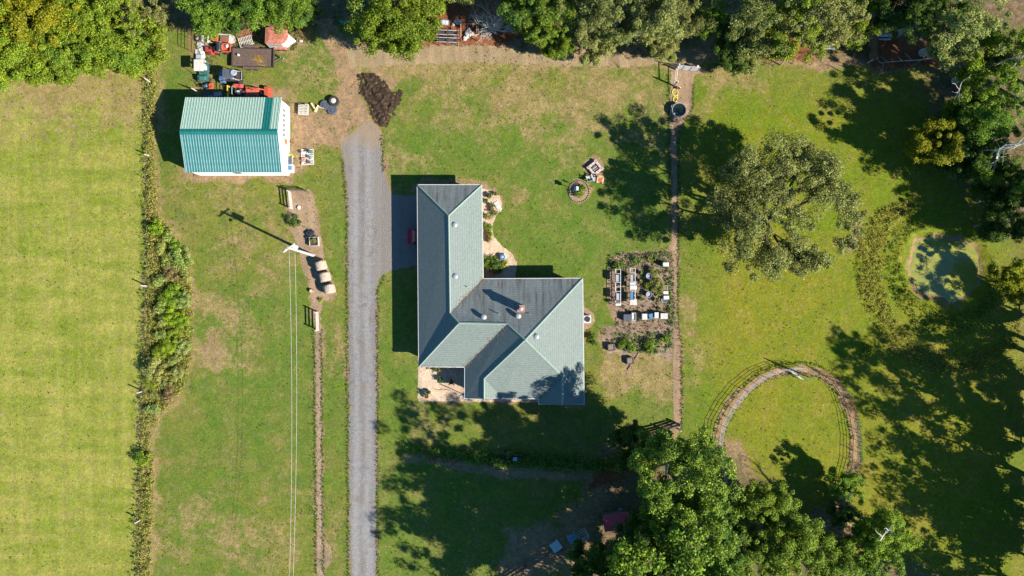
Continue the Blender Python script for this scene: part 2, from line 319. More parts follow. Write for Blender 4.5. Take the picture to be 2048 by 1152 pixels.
def ground_material():
    t = NT('lawn_and_soil'); p = t.pos()
    big = t.noise(p, 0.055, 3, 0.55, 0.6, 0.35, 0.65); mid = t.noise(p, 0.32, 4, 0.6, 0.4, 0.33, 0.67); sml = t.noise(p, 1.7, 4, 0.65, 0.2, 0.32, 0.68)
    fine = t.noise(t.map(p, (1, 1, 1), (0, 0, 0.5)), 6.5, 3, 0.85, 0.0, 0.34, 0.66); mid2 = t.noise(t.map(p, loc=(31, 7, 0)), 0.55, 5, 0.65, 0.5, 0.4, 0.66)
    tuft = t.noise(t.map(p, loc=(3, 17, 0)), 2.6, 3, 0.7, 0.3, 0.4, 0.7)
    clump = t.noise(t.map(p, loc=(9, 5, 0)), 0.95, 4, .62, 0.8, .34, .66)
    G = lambda r, g, b: (r, g, b, 1)
    # ordinary lawn
    c = t.mix(G(.080, .118, .017), G(.128, .130, .026), big); c = t.mix(c, G(.150, .116, .042), t.math('MULTIPLY', mid, 0.5))
    c = t.mix(c, G(.058, .104, .018), t.math('MULTIPLY', mid2, 0.55))
    # greener and lusher lawn
    c = t.mix(c, t.mix(G(.060, .112, .017), G(.105, .128, .026), mid), t.math('MULTIPLY', t.attr('green'), 0.7))
    c = t.mix(c, t.mix(G(.092, .130, .011), G(.155, .142, .017), t.math('MULTIPLY', t.math('ADD', mid, big), .5)), t.math('MULTIPLY', t.attr('lush'), 0.9))
    # mown pasture with faint swaths
    sw = t.noise(t.map(p, (0.09, 0.55, 1)), 1.0, 3, 0.55, 0.2, 0.36, 0.64); sw2 = t.noise(t.map(p, (0.5, 0.06, 1), (0, 0, .04)), 1.0, 2, 0.5, 0.0, 0.38, 0.66)
    fcol = t.mix(G(.142, .170, .026), G(.196, .184, .044), sw); fcol = t.mix(fcol, G(.225, .200, .055), t.math('MULTIPLY', sw2, 0.5)); fcol = t.mix(fcol, G(.125, .158, .020), t.math('MULTIPLY', mid2, 0.5)); sw3 = t.noise(t.map(p, (1.1, .03, 1), (0, 0, .02)), 1.0, 2, .5, 0, .36, .64); fcol = t.hsv(fcol, v=t.rng(t.math('ADD', t.math('MULTIPLY', sw3, .5), t.math('MULTIPLY', sw, .5)), 0, 1, .88, 1.10, smooth=False))
    c = t.mix(c, fcol, t.attr('field'))
    def edge(name, n1, amp, lo, hi):
        return t.rng(t.math('ADD', t.attr(name), t.math('MULTIPLY', t.math('SUBTRACT', n1, 0.5), amp)), lo, hi)
    nz = t.math('ADD', t.math('MULTIPLY', sml, .6), t.math('MULTIPLY', fine, .4)); nzb = t.math('ADD', t.math('MULTIPLY', mid, .5), t.math('MULTIPLY', nz, .5))
    dry = edge('dry', nzb, 0.9, 0.12, 0.70)
    c = t.mix(c, t.mix(G(.235, .168, .082), G(.165, .122, .050), mid2), t.math('MULTIPLY', dry, t.rng(nz, 0, 1, .55, 1.0)))
    dirt = edge('dirt', nz, 0.7, 0.25, 0.70)
    dc = t.mix(G(.275, .182, .108), G(.190, .120, .070), sml); dc = t.mix(dc, G(.14, .115, .055), t.math('MULTIPLY', mid2, 0.5))
    c = t.mix(c, dc, dirt)
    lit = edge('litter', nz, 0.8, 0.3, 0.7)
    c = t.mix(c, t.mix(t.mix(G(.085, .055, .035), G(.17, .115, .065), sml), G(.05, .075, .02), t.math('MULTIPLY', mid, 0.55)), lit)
    cl = edge('clay', nz, 0.7, 0.3, 0.65)
    c = t.mix(c, t.mix(G(.21, .075, .035), G(.13, .055, .03), sml), cl)
    v = t.math('ADD', t.math('MULTIPLY', fine, .62), t.math('MULTIPLY', tuft, .38))
    c = t.hsv(c, v=t.math('MULTIPLY', t.rng(v, 0, 1, 0.64, 1.30, smooth=False), t.rng(clump, 0, 1, .90, 1.09, smooth=False)), sat=t.rng(sml, 0, 1, 1.10, 0.98, smooth=False))
    t.bump(t.math('ADD', fine, t.math('MULTIPLY', tuft, 0.9)), 0.28, 0.10)
    return t.end(c, 0.9, 0, 0.1)
ground_material()
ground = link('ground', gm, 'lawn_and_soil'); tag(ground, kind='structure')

def rough_poly(pts, step=0.18, jit=0.10, seed=1):
    """outline in metres, re-sampled and frayed"""
    r = random.Random(seed); out = []; n = len(pts)
    for k in range(n):
        a, b = pts[k], pts[(k + 1) % n]; L = math.hypot(b[0] - a[0], b[1] - a[1]); m = max(1, int(L / step))
        for i in range(m):
            f = i / m; x = a[0] + (b[0] - a[0]) * f; y = a[1] + (b[1] - a[1]) * f
            w = 0.5 * jit * math.sin(x * 2.1 + y * 1.7 + seed) + 0.5 * jit * math.sin(x * 4.7 - y * 5.3 + 2 * seed)
            nx_, ny_ = (b[1] - a[1]) / (L + 1e-9), -(b[0] - a[0]) / (L + 1e-9); w += r.uniform(-jit, jit) * 0.8
            out.append((x + nx_ * w, y + ny_ * w))
    return out
def sheet(name, pts, mat, z, jit=0.10, seed=1, step=0.18):
    p = rough_poly(M(pts), step, jit, seed); me = bpy.data.meshes.new(name)
    me.from_pydata([(x, y, z) for x, y in p], [], [tuple(range(len(p)))]); me.update()
    if me.polygons[0].normal.z < 0: me.flip_normals()
    o = link(name, me, mat); return tag(o, kind='structure')

def gravel_material(name, c1, c2, c3, scale, edge=None):
    t = NT(name); p = t.pos()
    v = t.voro(p, scale); b = t.noise(p, 0.35, 4, 0.6, 0.3); s = t.noise(p, 2.2, 4, 0.7); f = t.noise(p, 9, 3, 0.7)
    wheel = t.noise(t.map(p, (1.3, 0.05, 1)), 1.0, 2, 0.5, 0.0, 0.35, 0.65)
    c = t.mix(c1, c2, s); c = t.mix(c, c3, t.math('MULTIPLY', b, 0.55)); c = t.mix(c, v, 0.10, 'OVERLAY')
    c = t.hsv(c, v=t.rng(t.math('ADD', t.math('MULTIPLY', f, .7), t.math('MULTIPLY', wheel, .3)), 0, 1, .68, 1.3, smooth=False))
    if edge:      # worn wheel tracks either side of a browner crown
        wx = t.math('ADD', t.sep(p)[0], t.math('MULTIPLY', t.noise(t.map(p, (.02, .12, 1)), 1.0, 2), .35)); cr = t.math('ABSOLUTE', t.math('SUBTRACT', wx, edge)); rut = t.rng(t.math('ABSOLUTE', t.math('SUBTRACT', cr, .78)), .1, .42, 1, 0)
        c = t.mix(c, (.215, .208, .204, 1), t.math('MULTIPLY', rut, t.rng(s, 0, 1, .25, .6))); mid_ = t.rng(cr, .05, .45, 1, 0); c = t.mix(c, (.12, .105, .085, 1), t.math('MULTIPLY', mid_, t.rng(b, 0, 1, .1, .6)))
        sd = t.rng(cr, 1.2, 1.65, 0, 1); c = t.mix(c, (.15, .125, .095, 1), t.math('MULTIPLY', sd, t.rng(s, 0, 1, .1, .7)))
        top = t.rng(t.math('ADD', t.sep(p)[1], t.math('MULTIPLY', t.math('ADD', s, b), 2.4)), 16.5, 22.0); c = t.mix(c, (.215, .155, .10, 1), t.math('MULTIPLY', top, .9)); pot_ = t.noise(t.map(p, loc=(4, 2, 0)), .7, 4, .65, .5, .56, .72); c = t.mix(c, (.105, .092, .078, 1), t.math('MULTIPLY', pot_, .55))
    t.bump(f, 0.6, 0.06); return t.end(c, 0.92, 0, 0.15)
gravel_material('drive_gravel', (.135, .130, .131, 1), (.190, .183, .182, 1), (.175, .150, .128, 1), 14, -17.45)
gravel_material('bed_soil', (.225, .150, .088, 1), (.285, .200, .125, 1), (.14, .09, .055, 1), 9)
gravel_material('strip_soil', (.28, .205, .14, 1), (.20, .14, .09, 1), (.13, .10, .05, 1), 9)
gravel_material('mulch', (.165, .112, .072, 1), (.275, .205, .15, 1), (.09, .064, .04, 1), 7)
gravel_material('pale_pebbles', (.36, .265, .175, 1), (.47, .38, .28, 1), (.31, .20, .12, 1), 8)
sheet('driveway', DRIVE, 'drive_gravel', 0.010, 0.16, 3, 0.18)
TRACK = [(690, 98), (780, 95), (860, 91), (1000, 91), (1100, 99), (1240, 106), (1330, 106), (1420, 108), (1424, 116), (1400, 126), (1330, 128), (1240, 134), (1100, 131), (1000, 126), (900, 125), (780, 131), (700, 136)]
gravel_material('track_soil', (.235, .168, .095, 1), (.275, .195, .118, 1), (.150, .120, .055, 1), 6)
sheet('dirt_track', TRACK, 'track_soil', 0.006, 0.17, 21, 0.30)
sheet('gravel_patio', PATIO, 'pale_pebbles', 0.014, 0.05, 4)
sheet('hay_bed', BED_HAY, 'bed_soil', 0.012, 0.10, 5)
sheet('fence_strip_path', STRIP_W, 'strip_soil', 0.008, 0.09, 6)
sheet('fence_strip_path', STRIP_E, 'bed_soil', 0.008, 0.08, 7)
sheet('garden_bed', GARDEN, 'mulch', 0.012, 0.10, 8)
sheet('garden_bed', GARDEN2, 'mulch', 0.010, 0.14, 9)
sheet('flower_bed', BED_E, 'pale_pebbles', 0.012, 0.05, 10)
sheet('round_flower_bed', BED_ROUND, 'bed_soil', 0.012, 0.04, 11)
sheet('fire_pit_ground', BED_FIRE, 'bed_soil', 0.012, 0.05, 12)
sheet('gravel_pad', BED_AC, 'bed_soil', 0.012, 0.04, 13)

# dark tilled soil: a low heap with real clods
def soil_heap():
    poly = M(DARKSOIL); x0, y0 = P(706, 270); x1, y1 = P(812, 140)
    gx = np.arange(x0, x1, 0.09); gy = np.arange(y0, y1, 0.09); A, B = np.meshgrid(gx, gy)
    wa = A + 0.45 * vnoise(A, B, 1.1, 21) + .22 * vnoise(A, B, 3.5, 27); wb = B + 0.45 * vnoise(A, B, 1.1, 22) + .22 * vnoise(A, B, 3.5, 28)
    d = sdf_poly(wa, wb, poly)
    h = ramp(d, -1.8, 0.1) * (0.26 + 0.12 * vnoise(A, B, 1.2, 23)) + ramp(d, -0.4, 0.1) * (0.09 * vnoise(A, B, 3.3, 24) + 0.07 * vnoise(A, B, 7.5, 25))
    # furrows left by the blade
    h += ramp(d, -0.5, 0) * 0.05 * np.sin((A * 0.87 + B * 0.5) * 7.0 + 2 * vnoise(A, B, 0.8, 26))
    h = np.where(d > 0.12, -0.05, h + 0.005)
    vs = np.stack([A.ravel(), B.ravel(), h.ravel()], 1); w = len(gx); I, J = np.meshgrid(np.arange(w - 1), np.arange(len(gy) - 1)); q = (J * w + I).ravel()
    f = np.stack([q, q + 1, q + w + 1, q + w], 1); keep = (d.ravel()[f] < 0.25).all(1); f = f[keep]
    u, inv = np.unique(f, return_inverse=True); me = np_mesh('dark_soil', vs[u], inv.reshape(f.shape)); return me
t = NT('dark_soil'); p = t.pos(); t.bump(t.noise(p, 7, 4, .7), .8, .08)
t.end(t.mix((.030, .019, .013, 1), (.095, .062, .042, 1), t.noise(p, 2.5, 5, .75, 0, .42, .72)), .95, 0, .1)
tag(link('dark_soil', soil_heap(), 'dark_soil'), kind='structure')

# pond water
t = NT('pond_water'); p = t.pos(); n1 = t.noise(p, 0.9, 5, .65, .8, .38, .62); t.bump(t.noise(p, 3.0, 2), 0.05, 0.02)
t.end(t.mix((.205, .200, .030, 1), (.150, .158, .040, 1), n1), 0.12, 0, 0.5)
cx, cy = 1892, 540
sheet('pond', [(cx + (x - cx) * 1.04, cy + (y - cy) * 1.04) for x, y in POND], 'pond_water', -0.33, 0.06, 15)
# ---------------------------------------------------------------- house
def shingle(name, base, stain=None, amt=0.0, streak=(1, 1, 1)):
    t = NT(name); p = t.pos(); z = t.sep(p)[2]
    fr = t.math('FRACT', t.math('MULTIPLY', z, 1 / 0.165)); line = t.rng(fr, 0.0, 0.34, 0.66, 1.0)
    tab = t.noise(t.map(p, (2.2, 2.2, 9)), 1.6, 3, .7); gr = t.noise(p, 11, 3, .75); big = t.noise(p, .5, 4, .6)
    c = t.hsv(base, v=t.rng(t.math('ADD', t.math('MULTIPLY', tab, .5), t.math('MULTIPLY', gr, .5)), 0, 1, .62, 1.38, smooth=False))
    c = t.mix(c, (.135, .155, .145, 1), t.math('MULTIPLY', big, .5))
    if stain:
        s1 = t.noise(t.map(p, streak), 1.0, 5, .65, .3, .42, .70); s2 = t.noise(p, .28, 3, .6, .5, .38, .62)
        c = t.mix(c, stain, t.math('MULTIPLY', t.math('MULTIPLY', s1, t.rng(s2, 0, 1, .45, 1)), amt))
    c = t.mix((0.03, .045, .04, 1), c, line)
    t.bump(gr, 0.25, .015)
    return t.end(c, .9, 0, .15)
shingle('shingle', (.126, .152, .139, 1))
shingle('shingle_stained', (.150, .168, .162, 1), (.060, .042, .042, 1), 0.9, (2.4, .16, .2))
simple('ridge_cap', (.165, .215, .18, 1), .8, var=.12); simple('white_trim', (.42, .42, .41, 1), .5, var=.12)
simple('vent_black', (.03, .03, .033, 1), .4); simple('galv', (.42, .43, .44, 1), .4, .6, .15); simple('dark_glass', (.02, .025, .03, 1), .08, spec=.6)
t = NT('brick_wall'); o_ = t.obj(); bt = t.n.new('ShaderNodeTexBrick'); t.l.new(t.map(o_, (1, 1, 1), (R(90), 0, 0)), bt.inputs['Vector']); bt.inputs['Scale'].default_value = 4.0
bt.inputs['Color1'].default_value = (.30, .13, .09, 1); bt.inputs['Color2'].default_value = (.22, .09, .065, 1); bt.inputs['Mortar'].default_value = (.35, .32, .29, 1); t.end(bt.outputs[0], .85)
simple('chimney_brick', (.25, .115, .085, 1), .85, var=.3, scale=5); simple('mortar', (.45, .42, .38, 1), .9)

ZE, SL = 2.7, 0.583
HV = {'NW': (835, 370, ZE), 'NE': (963, 370, ZE), 'IC': (966, 558, ZE), 'EN': (1165, 557, ZE), 'SE': (1168, 808, ZE), 'S1': (1078, 808, ZE), 'S2': (1078, 797, ZE), 'S3': (1006, 797, ZE),
      'S4': (930, 797, ZE), 'V': (930, 734, ZE), 'SW': (838, 733, ZE), 'A': (897, 431, 5.08), 'R2': (900, 626, 5.08), 'J': (918, 646, 5.95), 'K': (1014, 648, 5.95), 'L': (1050, 680, 7.2),
      'M': (1125, 753, 4.37), 'M2': (1125, 809, 4.37), 'N': (968, 757, 4.17), 'N2': (968, 798, 4.17)}
HV = {k: Vector(P3(*v)) for k, v in HV.items()}
house = thing('house', 'L-shaped house with hipped green-grey shingle roof beside the gravel driveway', 'house', (0, 0, 0))
def slope(keys, mat, label=None):
    top = [HV[k] for k in keys]; n = len(top); mb = MB()
    mb.add(top + [v - Vector((0, 0, .16)) for v in top], [tuple(range(n)), tuple(range(2 * n - 1, n - 1, -1))] + [(i, n + i, n + (i + 1) % n, (i + 1) % n) for i in range(n)])
    o = mb.build('roof_slope', mat, house)
    if label: o['label'] = label
    return o
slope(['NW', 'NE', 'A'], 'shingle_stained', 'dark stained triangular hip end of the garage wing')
slope(['NW', 'A', 'R2', 'J', 'SW'], 'shingle'); slope(['A', 'NE', 'IC', 'R2'], 'shingle')
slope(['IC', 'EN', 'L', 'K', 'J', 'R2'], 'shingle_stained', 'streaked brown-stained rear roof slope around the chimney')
slope(['SW', 'J', 'K', 'V'], 'shingle'); slope(['V', 'K', 'L', 'N', 'N2', 'S4'], 'shingle'); slope(['N', 'L', 'M', 'S2', 'S3'], 'shingle')
slope(['N', 'S3', 'N2'], 'shingle'); slope(['EN', 'SE', 'M2', 'M', 'L'], 'shingle'); slope(['M', 'S2', 'S1', 'M2'], 'shingle')
def cap(a, b, w=.12):
    A, B = HV[a] + Vector((0, 0, .03)), HV[b] + Vector((0, 0, .03)); d = (B - A); u = Vector((-d.y, d.x, 0)).normalized() * w
    n = max(2, int(d.length / .45)); mb = MB()
    for i in range(n):      # overlapping cap shingles
        p, q = A + d * (i / n), A + d * ((i + 1.08) / n); up0, up1 = Vector((0, 0, .035)), Vector((0, 0, .055))
        dn = Vector((0, 0, -.05))
        mb.add([p - u + dn, p + up0, p + u + dn, q - u + dn, q + up1, q + u + dn], [(0, 1, 4, 3), (1, 2, 5, 4), (0, 2, 1), (3, 4, 5), (0, 3, 5, 2)])
    mb.build('ridge_cap', 'ridge_cap', house)
for a, b in (('NW', 'A'), ('NE', 'A'), ('A', 'R2'), ('R2', 'J'), ('J', 'SW'), ('J', 'K'), ('K', 'L'), ('L', 'EN'), ('L', 'N'), ('N', 'N2'), ('L', 'M'), ('M', 'M2')): cap(a, b)
# gutters and fascia round the eaves, gable ends
EAVE = ['NW', 'NE', 'IC', 'EN', 'SE', 'S1', 'S2', 'S4', 'V', 'SW']
for k in range(len(EAVE)):
    a, b = HV[EAVE[k]], HV[EAVE[(k + 1) % len(EAVE)]]
    d = b - a; nrm = Vector((-d.y, d.x, 0)).normalized()       # outline runs clockwise: outside is to the left
    c = (a + b) / 2 + nrm * .038; mb = MB()
    mb.box((c.x, c.y, ZE - .085), (d.length + .06, .07, .13), math.atan2(d.y, d.x)); mb.build('gutter', 'white_trim', house)
wall_in = .5
def off(keys, dist):
    pts = [HV[k] for k in keys]; out = []
    n = len(pts)
    for i in range(n):
        a, b, c = pts[i - 1], pts[i], pts[(i + 1) % n]; d1, d2 = (b - a).normalized(), (c - b).normalized()
        n1, n2 = Vector((d1.y, -d1.x, 0)), Vector((d2.y, -d2.x, 0)); m = (n1 + n2); m = m / max(m.dot(n1), .3); out.append(b + m * dist)
    return out
WK = ['NW', 'NE', 'IC', 'EN', 'SE', 'S1', 'S2', 'S4', 'V', 'SW']; WP = off(WK, wall_in)
for k in range(len(WP)):
    a, b = WP[k], WP[(k + 1) % len(WP)]; d = b - a; L_ = d.length; ang = math.atan2(d.y, d.x); e = d.normalized()
    def seg(s0, s1, z0, z1, name='wall', mat='brick_wall', th=.2, out=0.0, par=house):
        nn = Vector((-e.y, e.x, 0)) * out; c = a + e * ((s0 + s1) / 2) + nn
        mb = MB(); mb.box((0, 0, 0), (s1 - s0, th, z1 - z0)); return mb.build(name, mat, par, (c.x, c.y, (z0 + z1) / 2), ang)
    top = ZE - .02
    if WK[k] == 'SW':        # west wall holds the open garage door; wall runs south to north
        g0 = abs(P(0, 733, ZE)[1] - P(0, 512)[1]) - .5; g1 = g0 + 4.9
        seg(0.1, g0, 0, top); seg(g1, L_ - .1, 0, top); seg(g0, g1, 2.25, top, 'lintel')
        fr = seg(g0 - .12, g0 + .02, 0, 2.25, 'door_frame', 'white_trim', .24); seg(g1 - .02, g1 + .12, 0, 2.25, 'door_frame', 'white_trim', .24)
        rest = [(0.18, 'w'), (.42, 'w'), (.80, 'w')]
        for f, _ in rest:
            s0 = L_ * f
            if g0 - 1.4 < s0 < g1 + .3: continue
            w_ = seg(s0, s0 + 1.1, .9, 2.1, 'window', 'dark_glass', .06, .1); 
    else:
        seg(.1, L_ - .1, 0, top)
        nwin = int(L_ // 4.0)
        for i in range(nwin):
            s0 = L_ * (i + .5) / nwin - .6
            w_ = seg(s0, s0 + 1.2, .9, 2.1, 'window', 'dark_glass', .06, .1)
            for q0, q1, z0, z1 in ((-.08, 0, .86, 2.14), (1.2, 1.28, .86, 2.14), (0, 1.2, 2.1, 2.18), (0, 1.2, .82, .9)): seg(s0 + q0, s0 + q1, z0, z1, 'window_frame', 'white_trim', .12, .12)
        if WK[k] == 'V': seg(L_ * .22, L_ * .22 + 1, 0, 2.05, 'door', 'white_trim', .08, .11)
for tri in (('S1', 'M2', 'SE'), ('S4', 'N2', 'S3')):     # gable boards
    a, b, c = [HV[q] + Vector((0, .25, -.17)) for q in tri]; mb = MB(); mb.add([a, b, c, a + Vector((0, .08, 0)), b + Vector((0, .08, 0)), c + Vector((0, .08, 0))], [(0, 1, 2), (5, 4, 3), (0, 3, 4, 1), (1, 4, 5, 2), (2, 5, 3, 0)]); mb.build('gable_board', 'white_trim', house)
# soffit closing the eaves
sp = [tuple(HV[k]) for k in EAVE]; mb = MB(); mb.add([(x, y, ZE - .175) for x, y, _ in sp], [tuple(range(len(sp)))]); mb.build('soffit', 'white_trim', house)
# roof vents: domed caps on short necks
def rz_at(x, y, h): v = P3(x, y, h); return v
for (x, y, h) in ((910, 450, 4.72), (911, 553, 4.72), (968, 634, 5.65), (1037, 632, 5.6), (1073, 673, 6.4)):
    v = P3(x, y, h); mb = MB(); mb.lathe([(.16, -.35), (.16, .10), (.30, .12), (.31, .18), (.24, .27), (.10, .31), (.0, .32)], v, 14); mb.build('roof_vent', 'galv', house, smooth=False)
    mb = MB(); mb.lathe([(.162, -.3), (.205, -.02), (.205, .11), (.165, .115)], v, 14); mb.build('vent_collar', 'vent_black', house)
for (x, y, h) in ((998, 628, 5.45), (1059, 628, 5.45), (935, 574, 4.0)):
    v = P3(x, y, h); mb = MB(); mb.lathe([(.05, -.4), (.05, .3), (.035, .3), (.035, .1)], v, 8); mb.build('vent_pipe', 'white_trim', house)
# chimney built of brick courses, with cap and flue
cv = P3(1042, 617, 5.6); ch = MB(); ch.box((cv[0], cv[1], 5.36), (.66, .6, 2.0)); chim = ch.build('chimney', 'mortar', house)
bm_ = MB(); bm_.box((0, 0, 0), (.205, .03, .062)); bme = bm_.mesh('brick'); bme.materials.append(MAT['chimney_brick'])
for c_ in range(24):
    z = 4.45 + c_ * .078
    if z > 6.3: break
    for s_ in range(4):
        ang = s_ * math.pi / 2; half = .33 if s_ % 2 else .30; wid = .6 if s_ % 2 else .66
        for i in range(3):
            f = ((i + .5) / 3 - .5) * (wid + .03) + (.035 if c_ % 2 else -.035); dx, dy = f, -half - .012
            q_ = Matrix.Rotation(ang, 2) @ Vector((dx, dy))
            if c_ < 9 and s_ == 0: continue
            link('brick', bme, None, chim, (cv[0] + q_.x, cv[1] + q_.y, z), ang)
mb = MB(); mb.box((cv[0], cv[1], 6.39), (.84, .78, .09)); mb.build('chimney_crown', 'chimney_brick', house)
mb = MB(); mb.lathe([(.17, 6.43), (.17, 6.62), (.15, 6.62), (.15, 6.45)], (cv[0], cv[1], 0), 14); mb.lathe([(.24, 6.70), (.20, 6.78), (0, 6.83)], (cv[0], cv[1], 0), 14)
for a_ in range(3): mb.box((cv[0] + .16 * math.cos(a_ * 2.1), cv[1] + .16 * math.sin(a_ * 2.1), 6.66), (.03, .03, .10))
mb.build('flue', 'galv', house)

simple('dead_leaf', (.16, .095, .045, 1), .9, var=.4, scale=8)
mb = MB(); rl = random.Random(12)
for a, b, n_ in (('IC', 'R2', 170), ('V', 'K', 170), ('S2', 'M', 60), ('S4', 'S2', 60), ('SW', 'V', 60)):
    A, B_ = HV[a], HV[b]; d = B_ - A; u = Vector((-d.y, d.x, 0)).normalized()
    for _ in range(n_):
        f = rl.random() ** 1.4; o_ = rl.gauss(0, .16); q = A + d * f + u * o_ + Vector((0, 0, .03 + abs(o_) * .75 * .72)); s_ = rl.uniform(.03, .08); an = rl.uniform(0, 6.28)
        mb.add([q + Vector((s_ * math.cos(an + k * 1.57), s_ * math.sin(an + k * 1.57) * .6, rl.uniform(0, .02))) for k in range(4)], [(0, 1, 2, 3)])
tag(mb.build('leaf_litter', 'dead_leaf', house, recalc=False), kind='stuff')

# ---------------------------------------------------------------- barn
BX0, BY0 = P(400.6, 351); BX1, BY1 = P(578, 213); BE, BR = 3.25, 4.55
BW, BL = BY1 - BY0, BX1 - BX0; BYM = (BY0 + BY1) / 2 + 0.05
def metal_panel(name, c1, c2, c3, streak):
    t = NT(name); p = t.pos()
    a = t.noise(t.map(p, streak), 1.0, 4, .6, .1, .36, .64); b = t.noise(p, 1.1, 4, .6); f = t.noise(p, 6, 3, .7)
    row = t.math('FRACT', t.math('MULTIPLY', t.sep(p)[1], 1 / 0.62)); scr = t.rng(t.math('ABSOLUTE', t.math('SUBTRACT', row, .5)), 0.0, .09, .0, 1.0)
    c = t.mix(c1, c2, a); c = t.mix(c, c3, t.math('MULTIPLY', b, .35)); c = t.hsv(c, v=t.rng(f, 0, 1, .9, 1.1, smooth=False))
    c = t.mix(t.hsv(c, v=.93), c, scr); t.bump(b, .08, .05)
    return t.end(c, .42, 0.0, .45)
metal_panel('roof_mint', (.20, .30, .24, 1), (.24, .33, .275, 1), (.16, .265, .205, 1), (3.5, .1, 1))
metal_panel('roof_teal', (.012, .105, .10, 1), (.035, .145, .14, 1), (.012, .11, .105, 1), (4.5, .1, 1))
metal_panel('roof_teal_new', (.006, .095, .082, 1), (.01, .11, .095, 1), (.006, .09, .08, 1), (3, .1, 1))
simple('rib_chalk', (.155, .225, .225, 1), .5, var=.3, scale=1.2); simple('rib_mint', (.225, .315, .255, 1), .5, var=.12); simple('barn_white', (.66, .66, .63, 1), .55, var=.08, scale=1.0, dirt=(.42, .36, .28, 1), dirt_amt=.25); simple('rust', (.34, .13, .045, 1), .85, var=.4, scale=6)
simple('brown_patch', (.20, .12, .085, 1), .8)
barn = thing('barn', 'white metal barn with teal and mint ribbed roof in the yard', 'barn', ((BX0 + BX1) / 2, BYM, 0))
bx0, bx1, by0, by1 = -BL / 2, BL / 2, BY0 - BYM, BY1 - BYM
OV = .18
def wall_panels(x0, x1, y, out, name='wall'):
    mb = MB(); mb.box(((x0 + x1) / 2, y - out * .05, BE / 2), (x1 - x0, .10, BE)); w_ = mb.build(name, 'barn_white', barn)
    n = int((x1 - x0) / .3); mb = MB()
    for i in range(n): mb.box((x0 + (i + .5) * (x1 - x0) / n, y + out * .012, BE / 2), (.05, .03, BE - .05))
    tag(mb.build('wall_ribs', 'barn_white', w_), kind='stuff')
wall_panels(bx0, bx1, by0, -1); wall_panels(bx0, bx1, by1, 1)
for x, o_ in ((bx0, -1), (bx1, 1)):
    pr = [(by0 + .1, 0), (by1 - .1, 0), (by1 - .1, BE - .03), (0, BR - .06), (by0 + .1, BE - .03)]
    mb = MB(); n = 5; vs = [(x - .05, a, b) for a, b in pr] + [(x + .05, a, b) for a, b in pr]
    mb.add(vs, [tuple(range(n)), tuple(range(2 * n - 1, n - 1, -1))] + [(i, n + i, n + (i + 1) % n, (i + 1) % n) for i in range(n)]); gw = mb.build('gable_wall', 'barn_white', barn)
    mb = MB(); k = int((by1 - by0) / .3)
    for i in range(k):
        yy = by0 + .15 + (i + .5) * (by1 - by0 - .3) / k; zt = BE + (BR - BE) * (1 - abs(yy) / (by1)) - .15; mb.box((x + o_ * .058, yy, zt / 2), (.03, .05, zt))
    tag(mb.build('wall_ribs', 'barn_white', gw), kind='stuff')
# roof panels, each a ribbed sheet
NP = 12; pw = (BL + 2 * OV) / NP
def panel_mesh(name, half, rise, mat):
    L = math.hypot(half, rise); mb = MB(); mb.box((0, L / 2, 0), (pw - .006, L, .03))
    me = mb.mesh(name); me.materials.append(MAT[mat]); return me, L
def rib_mesh(L, mat):
    mb = MB(); mb.add([(-.045, 0, 0), (.045, 0, 0), (.022, 0, .04), (-.022, 0, .04), (-.045, L, 0), (.045, L, 0), (.022, L, .04), (-.022, L, .04)], [(0, 1, 2, 3), (7, 6, 5, 4), (1, 5, 6, 2), (2, 6, 7, 3), (3, 7, 4, 0), (0, 4, 5, 1)])
    me = mb.mesh('rib'); me.materials.append(MAT[mat]); return me
for sgn, half in ((1, by1 + OV), (-1, -by0 + OV)):
    rise = (BR - BE) * half / (half - OV); sl = math.atan2(rise, half); L = math.hypot(half, rise)
    for i in range(NP):
        mat = ('roof_teal_new' if i == NP - 2 else 'roof_mint') if sgn > 0 else 'roof_teal'
        if (sgn, mat) not in globals().setdefault('PM', {}): PM[(sgn, mat)] = panel_mesh('roof_panel', half, rise, mat)[0], rib_mesh(L, {'roof_mint': 'rib_mint', 'roof_teal': 'rib_chalk', 'roof_teal_new': 'roof_teal_new'}[mat])
        pm, rm = PM[(sgn, mat)]
        o = link('roof_panel', pm, None, barn, (bx0 - OV + (i + .5) * pw, 0, BR + .02 + (.004 if i % 2 else 0)))
        o.rotation_euler = (-sl, 0, 0) if sgn > 0 else (-sl, 0, math.pi)
        if mat == 'roof_teal_new': o['label'] = 'one darker teal replacement panel'
        for j in range(3):
            link('rib', rm, None, o, ((j - 1) * pw / 3 + .02, 0, .012))
mb = MB(); mb.side([(-.30, -.09), (0, .03), (.30, -.09), (.30, -.05), (0, .075), (-.30, -.05)], bx0 - OV - .03, bx1 + OV + .03)
o = mb.build('ridge_cap', 'roof_teal_new', barn, (0, 0, BR + .07)); o.rotation_euler.z = math.pi / 2
for x in (bx0 - OV - .02, bx1 + OV + .02):        # rake trim
    for s_, half in ((1, by1 + OV), (-1, -by0 + OV)):
        rise = (BR - BE) * half / (half - OV); mb = MB(); mb.tube([(x, 0, BR + .03), (x, s_ * half, BR + .03 - rise)], .05, 4); mb.build('rake_trim', 'rib_mint' if s_ > 0 else 'roof_teal', barn)
